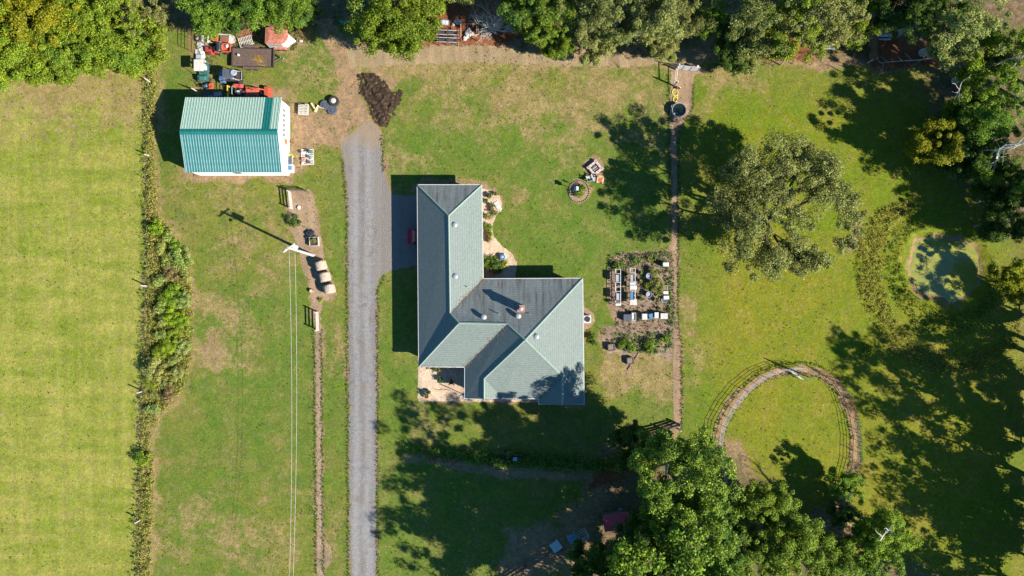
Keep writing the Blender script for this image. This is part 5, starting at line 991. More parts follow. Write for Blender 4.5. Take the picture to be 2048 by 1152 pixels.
for k, (x, y, rad, h) in enumerate(((668, 202, .60, .56), (650, 210, .58, .29), (665, 219, .58, .29))):
    rt = thing('stacked_tyres', ['tallest black tyre stack, with a white hub on top', 'left stack of black tyres beside the drive', 'lower right stack of black tyres beside the drive'][k], 'tyre stack', (*P(x, y, h * .6), 0)); nt = max(1, int(h / .28))
    for i in range(nt): mb = MB(); mb.lathe([(rad * .55, i * .28), (rad * .92, i * .28), (rad, i * .28 + .09), (rad, i * .28 + .18), (rad * .92, i * .28 + .27), (rad * .55, i * .28 + .27), (rad * .55, i * .28)], (random.uniform(-.04, .04), random.uniform(-.04, .04), 0), 22); mb.build('tyre', 'tub_dark' if k else 'rubber', rt)
    mb = MB(); mb.lathe([(rad * .1, nt * .28 - .16), (rad * .54, nt * .28 - .14), (rad * .54, nt * .28 - .06), (rad * .15, nt * .28 - .03)], (0, 0, 0), 16); mb.build('hub', 'cream' if k == 0 else 'tub_dark', rt)
jp = thing('pallet', 'pale pallet carrying engine scrap beside the barn', 'pallet', (*P(615, 314, .1), 0), R(2))
for i in range(8): bx(jp, 'slat', 'slab_white', (0, -.85 + i * .243, .13), (1.5, .15, .025))
for x in (-.68, 0, .68): bx(jp, 'stringer', 'grey_wood', (x, 0, .06), (.07, 1.85, .115))
JP = [('engine_part', (-.4, -.35, .15), 'terracotta', 'round', .22, 'rusty red drum on the scrap pallet'), ('engine_part', (.15, -.6, .15), 'tub_dark', 'round', .2, 'black wheel hub at the lower right of the scrap pallet'), ('engine_part', (-.45, .45, .15), 'rim_grey', 'box', .3, 'grey engine block at the upper left of the scrap pallet'), ('engine_part', (.38, .6, .15), 'teal_paint', 'box', .3, 'teal box on the scrap pallet'), ('engine_part', (.1, .05, .15), 'tub_dark', 'box', .22, 'black gearbox in the middle of the scrap pallet'), ('engine_part', (.5, -.15, .15), 'rim_grey', 'round', .16, 'small grey cylinder on the right of the scrap pallet'), ('engine_part', (-.55, -.75, .15), 'white_plastic', 'round', .12, 'white can at the lower left of the scrap pallet'), ('engine_part', (-.1, .75, .15), 'tub_dark', 'round', .16, 'black ring at the top of the scrap pallet')]
for nm, l, m_, sh, s_, lab in JP:
    o = thing(nm, lab, 'scrap', (jp.location.x + l[0], jp.location.y + l[1], l[2]), s_ * 9)
    if sh == 'round': mb = MB(); mb.lathe([(s_ * .45, 0), (s_, 0), (s_ * 1.05, s_ * .5), (s_ * .9, s_), (s_ * .45, s_), (s_ * .4, s_ * .6), (.02, s_ * .5)], (0, 0, 0), 14); mb.build('ring', m_, o); bx(o, 'bolt', 'rust', (0, 0, s_ * .55), (s_ * .3, s_ * .3, s_ * .3))
    else: bx(o, 'block', m_, (0, 0, s_ * .5), (s_ * 1.4, s_ * 1.2, s_), b=.03); bx(o, 'cover', m_, (s_ * .2, 0, s_ * 1.12), (s_ * .7, s_ * .7, s_ * .25), b=.02)
co = thing('cooler', 'white and blue chest by the barn corner', 'cooler', (*P(582, 337, .4), 0), R(90)); bx(co, 'chest', 'white_plastic', (0, 0, .27), (1.0, .55, .54), b=.05); bx(co, 'lid', 'bin_blue', (.05, .05, .58), (.5, .4, .07), b=.03)
gb = thing('storage_bin', 'dark grey bin against the barn wall', 'bin', (*P(581, 322, .3), 0), R(90)); bx(gb, 'bin_body', 'tub_grey', (0, 0, .25), (.9, .4, .5)); bx(gb, 'lid', 'tub_dark', (0, 0, .52), (.94, .44, .05), b=.02)
yb = thing('bucket', 'yellow-green bucket by the barn wall', 'bucket', (*P(582, 312, .3), 0)); mb = MB(); mb.lathe([(0, 0), (.2, 0), (.25, .4), (.22, .4), (.18, .05)], (0, 0, 0), 14); mb.build('pail', 'hose_yellow', yb); tb(yb, 'bail', 'galv', [(-.24, 0, .4), (0, .1, .55), (.24, 0, .4)], .012)
rb_ = thing('bucket', 'small dark red pot at the barn wall under the hatch', 'bucket', (*P(580, 281, .2), 0)); mb = MB(); mb.lathe([(0, 0), (.15, 0), (.19, .3), (.16, .3), (.13, .05)], (0, 0, 0), 12); mb.build('pail', 'red_paint', rb_); tb(rb_, 'bail', 'galv', [(-.18, 0, .3), (0, .1, .42), (.18, 0, .3)], .012)

mb = MB(); r_ = random.Random(77)
for x, y in scatter_in([(392, 62), (520, 58), (600, 80), (590, 105), (470, 108), (432, 130), (432, 190), (394, 190)], 170, 77):
    k = r_.random(); a = r_.uniform(0, 3.14)
    if k < .5: mb.box((x, y, .05), (r_.uniform(.08, .35), r_.uniform(.06, .2), r_.uniform(.04, .12)), a)
    else: mb.tube([(x, y, .04), (x + r_.uniform(.2, .7) * math.cos(a), y + r_.uniform(.2, .7) * math.sin(a), r_.uniform(.03, .2))], .02, 4)
tag(mb.build('scrap_bits', 'deck_wood', None, recalc=False), 'small broken scrap and sticks strewn through the yard', 'scrap', kind='stuff')
# ---------------------------------------------------------------- utility pole and power lines
PBX, PBY = P(627, 511); PH = 8.3
up = thing('utility_pole', 'wooden utility pole with transformer standing in the hay bed', 'utility pole', (PBX, PBY, 0))
tipx, tipy = -.25, .42
mb = MB(); mb.tube([(0, 0, 0), (tipx * .5, tipy * .5, PH / 2), (tipx, tipy, PH)], [.17, .145, .12], 10); mb.build('pole', 'pole_wood', up)
mb = MB(); mb.lathe([(0, -.45), (.24, -.42), (.26, -.3), (.26, .35), (.22, .45), (.06, .5), (0, .5)], (tipx + .28, tipy + .18, PH - 1.3), 14); mb.build('transformer', 'white_plastic', up)
mb = MB(); mb.box((tipx, tipy, PH - .25), (1.5, .11, .13), R(38)); mb.build('crossarm', 'pole_wood', up)
for s in (-1, -.35, .35, 1): mb = MB(); mb.lathe([(.03, 0), (.05, .05), (.03, .1), (.05, .14), (0, .18)], (tipx + .7 * s * math.cos(R(38)), tipy + .7 * s * math.sin(R(38)), PH - .18), 8); mb.build('insulator', 'white_plastic', up)
mb = MB(); mb.tube([(tipx, tipy, PH - 1.6), (tipx - .5, tipy - .1, PH - 1.4), (tipx - .75, tipy - .15, PH - 1.45)], .035, 6); mb.build('lamp_arm', 'galv', up); mb = MB(); mb.lathe([(.06, 0), (.16, .05), (.18, .13), (.08, .2), (0, .22)], (tipx - .8, tipy - .16, PH - 1.58), 10); mb.build('lamp_head', 'white_plastic', up)
for k, (x0, y0, x1, lab) in enumerate(((578, 500, 576, 'left power cable running south from the pole'), (590, 506, 583, 'right power cable running south from the pole'))):
    a, b = Vector(P3(x0, y0, PH - .35)), Vector(P3(x1, 1240, PH - .9)); pts = [a.lerp(b, i / 24) - Vector((0, 0, 1.1 * 4 * (i / 24) * (1 - i / 24))) for i in range(25)]
    mb = MB(); mb.tube(pts, .012, 4); tag(mb.build('power_cable', 'white_plastic', None), lab, 'cable', 'power cables')
# ---------------------------------------------------------------- hay bales
def bale(loc, rz, lab):
    o = thing('hay_bale', lab, 'hay bale', loc, rz, 'round hay bales on the hay bed'); r = .66
    mb = MB(); prof = [(0, -.54), (.3, -.54), (.54, -.52), (.64, -.45), (.66, -.3), (.655, 0), (.66, .3), (.64, .45), (.54, .52), (.3, .54), (0, .54)]; mb.lathe(prof, (0, 0, .62), 22, 'y'); b_ = mb.build('bale_roll', 'hay', o, smooth=True)
    for v in b_.data.vertices: v.co += Vector((random.gauss(0, .018), random.gauss(0, .018), random.gauss(0, .018))); v.co.z = max(v.co.z, .01)
    for s in (-1, 1): mb = MB(); mb.lathe([(.1, -.01), (.5, -.01), (.5, .012), (.1, .012)], (0, s * .54, .62), 18, 'y'); mb.build('cut_end', 'hay_face', o)
    for y in (-.3, 0, .3): mb = MB(); mb.lathe([(.66, -.012), (.672, 0), (.66, .012)], (0, y, .62), 22, 'y'); mb.build('twine', 'grey_wood', o)
for k, (x, y) in enumerate(((642, 531), (650, 554), (659, 578))): bale((*P(x, y, .6), 0), R(14), '%s round hay bale of the row of three' % ['uppermost', 'middle', 'lowest'][k])
# planters and rail panels in the hay bed
def rail_panel(name, lab, a, b, h, rails, mat, posts=2, r=.05, cat='fence', thick=.05):
    A, B_ = Vector((*a, 0)), Vector((*b, 0)); d = B_ - A; o = thing(name, lab, cat, tuple(A), math.atan2(d.y, d.x)); L = d.length
    for i in range(posts): bx(o, 'post', mat, (L * i / (posts - 1), 0, h / 2), (.13, .13, h))
    for i in range(rails): z = h * (i + .9) / (rails + .2); bx(o, 'rail', mat, (L / 2, .09, z), (L + .1, thick, .13))
    return o
rail_panel('rail_fence', 'grey wooden rail panel at the top of the hay bed', P(581, 384), P(585, 418), 1.25, 4, 'grey_wood', 2); rail_panel('rail_fence', 'dark top rails running right from the panel over the hay bed', P(585, 383), P(618, 385), 1.15, 3, 'dark_wood', 2)
rail_panel('rail_fence', 'grey wooden rail panel below the hay bales', P(636, 624), P(637, 660), 1.35, 4, 'grey_wood', 2)
def planter(lab, loc, rz, s, h=.55, mat='grey_wood'):
    o = thing('planter', lab, 'planter', loc, rz)
    for k in range(4):
        a = k * math.pi / 2; q = Matrix.Rotation(a, 3, 'Z') @ Vector((0, s / 2, 0))
        for z in (h * .25, h * .75): bx(o, 'board', mat, (q.x, q.y, z), (s + .02 if k % 2 else s - .08, .05, h * .47), rz=a)
    bx(o, 'soil', 'soil_dark', (0, 0, h * .36), (s - .08, s - .08, h * .7)); return o
planter('square wooden planter box with dark soil beside the pole', (*P(628, 483, .4), 0), R(3), 1.0)
place(B['s'], (*P(627, 482, .6), .4), 1, .7, OL, 'small withered plant in the square planter box')
tp_ = thing('tarp_pile', 'black plastic pile above the planter box', 'tarp', (*P(618, 470, .3), 0)); r_ = random.Random(4)
for k in range(4): bx(tp_, 'fold', 'black_plastic', (r_.uniform(-.35, .35), r_.uniform(-.3, .3), .16 + .05 * k), (r_.uniform(.5, .8), r_.uniform(.35, .6), .3), b=.1, rz=r_.uniform(0, 3))
rk = thing('rock', 'white rock in the hay bed near the rail panel', 'rock', (*P(598, 415), 0)); mb = MB(); mb.lathe([(0, 0), (.2, 0), (.25, .1), (.14, .22), (0, .24)], (0, 0, 0), 7); mb.build('stone', 'rock', rk)
sk = thing('stake', 'leaning stick in the hay bed beside the planter', 'stake', (*P(620, 460), 0)); tb(sk, 'stick', 'dark_wood', [(0, 0, 0), (-.3, .3, 1.4)], .03); tb(sk, 'cross_stick', 'dark_wood', [(-.2, .1, .9), (.2, .3, 1.0)], .02)
st_ = thing('stump', 'brown stump at the lower left of the hay bales', 'stump', (*P(624, 582), 0)); mb = MB(); mb.lathe([(.30, 0), (.24, .15), (.22, .38), (0, .39)], (0, 0, 0), 10); mb.build('bark', 'bark', st_); mb = MB(); mb.lathe([(.19, .39), (.19, .40), (0, .40)], (0, 0, 0), 10); mb.build('cut_face', 'tan_wood', st_)
# ---------------------------------------------------------------- wire fences with posts
def wire_fence(lab, pts, heavy, step, h=1.25, hz=(.35, .7, 1.1), mat='dark_steel', off_=0):
    m = M(pts); o = thing('wire_fence', lab, 'fence', (*m[0], 0)); O = Vector((*m[0], 0)); nodes = []
    for a, b in zip(m[:-1], m[1:]):
        L = math.hypot(b[0] - a[0], b[1] - a[1]); n = max(1, round(L / step))
        for i in range(n): f = i / n; nodes.append(Vector((a[0] + (b[0] - a[0]) * f, a[1] + (b[1] - a[1]) * f, 0)))
    nodes.append(Vector((*m[-1], 0))); hv = [Vector((*P(*p), 0)) for p in heavy]
    for v in nodes: tb(o, 'post', mat, [v - O, v - O + Vector((random.gauss(0, .03), random.gauss(0, .03), h))], .025, 5)
    for v in hv: mb = MB(); mb.tube([v - O, v - O + Vector((random.gauss(0, .05), random.gauss(0, .05), h + .15))], [.09, .08], 8); mb.build('wooden_post', 'grey_wood', o)
    for z in hz: tb(o, 'wire', 'dark_steel', [v - O + Vector((0, 0, z)) for v in nodes], .0025, 3)
    return o
wire_fence('wire fence with wooden posts between pasture and yard lawn', [(302, 128), (298, 300), (299, 480), (293, 700), (289, 850), (281, 1000), (277, 1200)], [(302, 165), (302, 312), (296, 572), (287, 782), (284, 1038)], 4.2)
wire_fence('thin post wire fence in the dirt strip left of the driveway', [(637, 660), (637, 722), (637, 788), (638, 855), (639, 920), (640, 985), (641, 1053), (642, 1120), (642, 1200)], [], 30, 1.1, (.4, .95))
wire_fence('thin post wire fence along the straight dirt strip to the pond lawn', [(1345, 240), (1347, 330), (1348, 420), (1349, 510), (1351, 600), (1354, 680), (1354, 760), (1355, 850)], [(1357, 858)], 30, 1.1, (.4, .95))
wire_fence('wire fence along the lower edge of the garden', [(1206, 660), (1250, 658), (1300, 656), (1350, 655)], [], 3, 1.0, (.3, .6, .95))
wire_fence('wire fence along the sandy wood edge at the upper right', [(1545, 132), (1620, 130), (1700, 133), (1800, 130), (1860, 122), (1900, 102)], [(1560, 130), (1735, 126)], 4, 1.1, (.4, .95))
# rail fences
def log_fence(lab, pts, h, mat, rails=2, r=.09):
    m = M(pts); o = thing('log_fence', lab, 'fence', (*m[0], 0)); O = Vector((*m[0], 0))
    v = [Vector((*p, 0)) - O for p in m]
    for p in v: tb(o, 'post', mat, [p, p + Vector((0, 0, h + .1))], r * 1.1, 7)
    for a, b in zip(v[:-1], v[1:]):
        for k in range(rails): z = h * (k + 1) / rails - .1; tb(o, 'rail', mat, [a + Vector((0, 0, z + random.gauss(0, .03))), b + Vector((0, 0, z + random.gauss(0, .03)))], r, 6)
    return o
log_fence('dark rail fence running diagonally up to the dirt strip', [(1357, 848), (1325, 858), (1290, 868), (1262, 882), (1232, 893), (1206, 907)], 1.0, 'dark_wood', 3, .10); log_fence('dark log fence at the bottom left of the white topped table', [(1010, 1158), (1050, 1132), (1090, 1112), (1124, 1098)], .7, 'dark_wood', 2, .11)
# ---------------------------------------------------------------- house surroundings
car = thing('car', 'dark red car with its rear end out of the garage', 'car', (*P(826, 476), 0), 0)
car.location.x = P(820, 0)[0] + 2.1; car.location.y = P(0, 474)[1]
mb = MB(); mb.side([(-2.15, .35), (2.1, .35), (2.2, .6), (2.05, .85), (1.0, .95), (-.2, .98), (-1.6, 1.02), (-2.2, .95), (-2.25, .6)], -.86, .86); mb.build('body', 'car_red', car)
mb = MB(); mb.add([(-1.75, -.78, 1.0), (-1.75, .78, 1.0), (.9, .78, .95), (.9, -.78, .95), (-1.35, -.6, 1.45), (-1.35, .6, 1.45), (.1, .6, 1.46), (.1, -.6, 1.46)], [(4, 5, 6, 7), (0, 1, 5, 4), (1, 2, 6, 5), (2, 3, 7, 6), (3, 0, 4, 7), (3, 2, 1, 0)]); cab = mb.build('cabin', 'dark_glass', car); bx(cab, 'roof', 'car_red', (-.62, 0, 1.475), (1.35, 1.2, .05), b=.02)
for s in (-1, 1):
    wheel(car, -1.4, s * .8, .32, .2); wheel(car, 1.4, s * .8, .32, .2); bx(car, 'tail_light', 'red_paint', (-2.24, s * .68, .78), (.05, .25, .14))
bx(car, 'bumper', 'car_red', (-2.28, 0, .52), (.12, 1.6, .2), b=.04); bx(car, 'number_plate', 'white_plastic', (-2.35, 0, .62), (.02, .4, .12)); mb = MB(); mb.lathe([(.02, 0), (.05, .02), (.05, .05), (0, .06)], (-1.95, 0, 1.0), 10); mb.build('badge', 'tarp_blue', car)
ac = thing('cooling_unit', 'white square outdoor cooling unit with black fan on the east side', 'cooling unit', (*P(1174, 638, .4), 0), R(1)); bx(ac, 'cabinet', 'white_plastic', (0, 0, .42), (.85, .85, .78), b=.03); mb = MB(); mb.lathe([(.30, .81), (.34, .83), (.34, .85), (.30, .85)], (0, 0, 0), 20); mb.build('fan_ring', 'black_plastic', ac); mb = MB(); mb.lathe([(.29, .815), (.29, .822), (0, .822)], (0, 0, 0), 20); mb.build('fan_well', 'black_plastic', ac)
for k in range(3): bx(ac, 'fan_blade', 'tub_grey', (.14 * math.cos(k * 2.1), .14 * math.sin(k * 2.1), .835), (.24, .09, .015), rz=k * 2.1)
bx(ac, 'base_pad', 'slab_white', (0, 0, .02), (1.0, 1.0, .04))
def pot(lab, x, y, s=.22, mat='terracotta', plant=None, h=None, base=0):
    h = h or s * 1.3; o = thing('flower_pot', lab, 'pot', (*P(x, y, .2), base)); mb = MB(); mb.lathe([(0, 0), (s * .7, 0), (s * .95, h * .85), (s * 1.08, h * .85), (s * 1.08, h), (s * .9, h), (s * .85, h * .8), (0, h * .78)], (0, 0, 0), 14); mb.build('pot_body', mat, o); mb = MB(); mb.lathe([(s * .86, h * .79), (s * .8, h * .84), (0, h * .86)], (0, 0, 0), 12); mb.build('soil', 'soil_dark', o)
    if plant:
        r = random.Random(int(x + y)); cs = [(r.gauss(0, s * .6), r.gauss(0, s * .6), h + r.uniform(.05, .3)) for _ in range(6)]; V, F = leaves_mesh(cs, [s * .6] * 6, 26, .10, int(x * y)); leafy('foliage', V, F, plant, o)
    return o
pot('dark potted plant under the front eave of the pebble patio', 871, 738, .28, 'tub_dark', DG); pot('terracotta pot beside it under the front eave', 878, 739, .22, 'terracotta', BR_); pot('round black pot in the middle of the pebble patio', 880, 758, .3, 'tub_dark', DG); pot('black pot at the lower left corner of the patio', 850, 786, .28, 'tub_dark', DG); pot('white pot with dark plant at the lower left corner of the patio', 858, 784, .24, 'white_plastic', DG); pot('terracotta pot lowest at the patio corner', 853, 792, .3, 'terracotta', None)
pot('tall dry plant pot in the shade corner of the patio', 903, 764, .25, 'tan_wood', BR_)
pot('first dark pot in the pebble bed beside the garage wing', 971, 402, .24, 'tub_dark', DG); pot('second dark pot in the pebble bed, right of the first', 983, 411, .24, 'tub_dark', DG); pot('third dark pot in the pebble bed, lowest', 984, 419, .22, 'tub_dark', OL); pot('dark leafy pot at the top of the pebble bed', 978, 391, .3, 'tub_dark', DG); pot('small pot at the upper right of the pebble bed', 990, 388, .2, 'terracotta', DG); pot('brown pot in the narrow bed under the eave', 977, 472, .22, 'terracotta', BR_)
ps = thing('stepping_slab', 'white flat slab in the pebble bed', 'slab', (*P(995, 411), .014), .5); bx(ps, 'slab_body', 'slab_white', (0, 0, .04), (.55, 1.0, .08), b=.02); bx(ps, 'slab_fragment', 'slab_white', (.1, -.62, .03), (.4, .2, .06), .4)
hr = thing('hose_reel', 'blue and white hose reel at the tip of the pebble bed', 'hose reel', (*P(1005, 514, .4), .014), .3); mb = MB(); mb.lathe([(.12, .25), (.30, .25), (.34, .32), (.34, .42), (.30, .48), (.12, .48), (.12, .25)], (0, 0, 0), 20); mb.build('hose_coil', 'bin_blue', hr); mb = MB(); mb.lathe([(0, .1), (.12, .1), (.12, .55), (0, .55)], (0, 0, 0), 12); mb.build('hub', 'white_plastic', hr); bx(hr, 'stand', 'white_plastic', (0, .05, .06), (.75, .7, .1), b=.03)
for s in (-1, 1): bx(hr, 'leg', 'white_plastic', (s * .32, 0, .2), (.05, .5, .25))
ds = thing('downspout_elbow', 'white downspout elbow at the patio corner of the house', 'downspout', (*P(932, 791), 0)); tb(ds, 'pipe', 'white_trim', [(0, 0, 2.4), (0, 0, .2), (-.3, -.1, .1)], .05); bx(ds, 'splash_block', 'slab_white', (-.5, -.15, .06), (.5, .3, .08), .3)
wand = thing('garden_hose', 'thin dark hose curving over the pebble patio', 'hose', (*P(868, 777), .03)); mb = MB(); mb.tube([Vector((*P(868 + i * 4.2, 777 + 3 * math.sin(i * .7) + (i * .8 if i > 4 else 0)), .03)) - Vector((*P(868, 777), 0)) for i in range(12)], .022, 5); mb.build('hose', 'dark_steel', wand)
# round bed with bird house post, ornament; edging stones
bh = thing('bird_house', 'white bird house on a pole in the round bed', 'bird house', (*P(1150, 381), .012)); tb(bh, 'pole', 'galv', [(0, 0, 0), (0, 0, 2.0)], .04); bx(bh, 'house_box', 'white_plastic', (0, 0, 1.5), (.3, .3, .35)); mb = MB(); mb.side([(-.25, 1.66), (.25, 1.66), (0, 1.85)], -.22, .22); mb.build('roof', 'pale_blue', bh)
fl = thing('ornament', 'flat dark yard ornament in the round bed', 'ornament', (*P(1152, 372), .012)); tb(fl, 'stake', 'dark_steel', [(0, 0, 0), (0, 0, 1.2)], .025); bx(fl, 'plate', 'dark_steel', (0, 0, 1.0), (.3, .05, .45))
def edging(parent_name, lab, cx_, cy_, rx, ry, n, mat, s=.2):
    o = thing(parent_name, lab, 'edging', (*P(cx_, cy_), 0)); bm2 = MB(); bm2.bevbox((0, 0, .05), (s * 1.5, s, .10), .025); me = bm2.mesh('stone'); me.materials.append(MAT[mat])
    for i in range(n): a = i * 6.283 / n; link('stone', me, None, o, (rx / MAP * math.cos(a), ry / MAP * math.sin(a), .01), a + 1.57 + random.gauss(0, .1))
    return o
edging('stone_edging', 'ring of small stones round the round bed', 1158, 383, 20.5, 21.5, 30, 'bark', .12)
fp = thing('fire_pit', 'square stone fire pit with ash inside', 'fire pit', (*P(1190, 336, .3), .012), R(38)); bk = MB(); bk.bevbox((0, 0, 0), (.34, .28, .135), .02); bke = bk.mesh('block'); bke.materials.append(MAT['stone_pink'])
for c_ in range(3):
    for k in range(4):
        for i in range(4): q = Matrix.Rotation(k * math.pi / 2, 3, 'Z') @ Vector((-.525 + i * .36 + (.0 if c_ % 2 else .05), -.54, 0)); link('block', bke, None, fp, (q.x, q.y, .07 + c_ * .14), k * math.pi / 2)
bx(fp, 'ash_bed', 'ash', (0, 0, .08), (.8, .8, .15))
for k in range(4): tb(fp, 'charred_log', 'ash' if k % 2 else 'grey_wood', [(-.3, -.2 + .13 * k, .22), (.3, -.25 + .16 * k, .24)], .05)
def yard_chair(lab, loc, rz, mat):
    o = thing('garden_chair', lab, 'chair', loc, rz, 'chairs by the fire pit')
    for i in range(5): bx(o, 'seat_slat', mat, (0, -.2 + i * .11, .42), (.55, .095, .03))
    for i in range(5): mb = MB(); mb.box((-.22 + i * .11, .36, .72), (.095, .03, .62), rot=(R(-18), 0, 0)); mb.build('back_slat', mat, o)
    for s in (-1, 1):
        bx(o, 'armrest', mat, (s * .33, 0, .62), (.12, .7, .035), b=.01); bx(o, 'leg', mat, (s * .33, -.25, .3), (.05, .08, .6)); bx(o, 'leg', mat, (s * .33, .25, .3), (.05, .08, .6))
    return o
yard_chair('cream garden chair left of the small round table', (*P(1179, 356, .4), 0), R(200), 'cream'); yard_chair('orange and white garden chair right of the small round table', (*P(1200, 361, .4), 0), R(-8), 'tan_wood')
cu = thing('cushion', 'orange cushion on the right garden chair', 'cushion', (*P(1199, 360, .45), .44), R(-8)); bx(cu, 'pad', 'orange_paint', (0, 0, .05), (.5, .48, .1), b=.04); bx(cu, 'piping', 'tan_wood', (0, 0, .03), (.52, .5, .02))
tt = thing('garden_table', 'small round grey table between the garden chairs', 'table', (*P(1189, 359, .4), 0)); mb = MB(); mb.lathe([(0, .46), (.26, .46), (.27, .50), (0, .5)], (0, 0, 0), 16); mb.build('table_top', 'tub_grey', tt)
for k in range(3): tb(tt, 'leg', 'tub_grey', [(.1 * math.cos(k * 2.1), .1 * math.sin(k * 2.1), .46), (.22 * math.cos(k * 2.1), .22 * math.sin(k * 2.1), 0)], .02)
# ---------------------------------------------------------------- garden
def rack(lab, x, y0, y1):
    cx_ = P(x, 0)[0]; a, b = P(0, y1)[1], P(0, y0)[1]; L = b - a; o = thing('garden_rack', lab, 'rack', (cx_, (a + b) / 2, 0))
    for s in (-1, 1): tb(o, 'side_rail', 'pipe_grey', [(s * .3, -L / 2, .75), (s * .3, L / 2, .75)], .035, 5)
    for i in range(9): bx(o, 'cross_bar', 'grey_wood', (0, -L / 2 + (i + .1) * L / 8.2, .76), (.6, .06, .04))
    for i in range(3):
        for s in (-1, 1): tb(o, 'leg', 'pipe_grey', [(s * .3, -L / 2 + i * L / 2, 0), (s * .3, -L / 2 + i * L / 2, .75)], .03, 5)
    return o
rack('left ladder-like bench in the garden', 1234, 538, 610); rack('second ladder-like bench in the garden', 1263, 536, 610)
def tub(lab, x, y, z, d, mat, lid=None, rz=0, cat='bin', name='storage_bin', fillm='soil_dark'):
    h = d[2]; o = thing(name, lab, cat, (*P(x, y, z + h * .5), z), rz)
    for c, dd in (((-d[0] / 2, 0, h / 2), (.04, d[1] + .04, h)), ((d[0] / 2, 0, h / 2), (.04, d[1] + .04, h)), ((0, -d[1] / 2, h / 2), (d[0] - .04, .04, h)), ((0, d[1] / 2, h / 2), (d[0] - .04, .04, h))): bx(o, 'side', mat, c, dd)
    bx(o, 'contents', fillm, (0, 0, h * .4), (d[0] - .05, d[1] - .05, h * .78))
    if lid: bx(o, 'lid', lid, (0, 0, h + .025), (d[0] + .08, d[1] + .08, .05), b=.02)
    return o
tub('dark blue tub at the top of the left garden bench', 1235, 557, .79, (.45, .85, .3), 'tub_dark', fillm='tub_grey'); tub('dark blue tub at the bottom of the left garden bench', 1236, 594, .79, (.45, .85, .3), 'tub_dark', fillm='tub_grey')
tub('dark blue tub at the top of the second garden bench', 1264, 557, .79, (.42, .85, .3), 'tub_dark', fillm='tub_grey'); tub('dark blue tub at the bottom of the second garden bench', 1264, 592, .79, (.42, .85, .3), 'tub_dark', fillm='bin_blue')
tub('white box in the middle of the second garden bench', 1266, 575, .79, (.7, .4, .35), 'white_plastic', 'white_plastic'); tub('grey box above the white one on the second garden bench', 1264, 567, .79, (.5, .4, .25), 'slab_white', 'slab_white'); tub('pale grey slatted tray at the foot of the second garden bench', 1266, 604, .79, (.75, .6, .2), 'slab_white', 'slab_white'); tub('white tray at the foot of the left garden bench', 1236, 609, .79, (.55, .18, .15), 'white_plastic', 'white_plastic')
tub('dark tub with grey lid at the left of the garden tub row', 1254, 635, 0, (.8, .7, .55), 'tub_grey', 'tub_dark'); tub('white frame-like crate second in the garden tub row', 1267, 633, 0, (.45, .85, .6), 'white_plastic', fillm='grey_wood'); tub('white lidded box third in the garden tub row', 1288, 633, 0, (.5, .6, .75), 'white_plastic', 'white_plastic'); tub('blue bin fourth in the garden tub row', 1301, 632, 0, (.4, .5, .45), 'bin_blue', 'bin_blue', .3); tub('narrow white box fifth in the garden tub row', 1312, 630, 0, (.4, .58, .6), 'white_plastic', 'white_plastic'); tub('silver tub at the right end of the garden tub row', 1327, 632, 0, (.75, .6, .6), 'tub_grey', 'slab_white')
tub('white box at the upper right of the garden', 1330, 529, 0, (.6, .38, .9), 'white_plastic', 'white_plastic'); tub('white box in the right garden column, middle', 1330, 585, 0, (.55, .3, .6), 'white_plastic', 'white_plastic'); tub('white box in the right garden column, lowest', 1331, 595, 0, (.55, .35, .75), 'white_plastic', 'white_plastic'); tub('pale crate in the right garden column, top', 1330, 575, 0, (.5, .4, .3), 'slab_white', fillm='mulch')
def round_tub(lab, x, y, r, h, mat, fillm='water_dark'):
    o = thing('round_tub', lab, 'tub', (*P(x, y, h * .5), 0)); mb = MB(); mb.lathe([(0, .01), (r * .85, .01), (r, h), (r * 1.06, h), (r * 1.06, h + .03), (r * .93, h + .03), (r * .86, h * .8)], (0, 0, 0), 20); mb.build('tub_wall', mat, o); mb = MB(); mb.lathe([(r * .9, h * .78), (r * .5, h * .84), (0, h * .84)], (0, 0, 0), 18); mb.build('contents', fillm, o); return o
round_tub('upper round grey tub in the middle of the garden', 1297, 552, .33, .55, 'tub_grey', 'tub_grey'); round_tub('lower round grey tub in the middle of the garden', 1297, 589, .33, .55, 'tub_grey', 'tub_grey'); round_tub('blue-grey round tub in front of the lowest white box', 1328, 600, .33, .3, 'tub_grey', 'tub_dark')
def stump_bed(lab, x, y): 
    o = thing('planter', lab, 'planter', (*P(x, y, .4), 0), .1)
    for k in range(4):
        a = k * 1.5708; q = Matrix.Rotation(a, 3, 'Z') @ Vector((0, .36, 0))
        for z in (.12, .37): bx(o, 'log_side', 'dark_wood', (q.x, q.y, z), (.74 if k % 2 else .62, .11, .23), rz=a)
    bx(o, 'soil', 'bark', (0, 0, .22), (.6, .6, .4))
stump_bed('small log-sided planter at the left of the lower garden', 1223, 695); stump_bed('small log-sided planter standing lowest below the garden', 1261, 722)
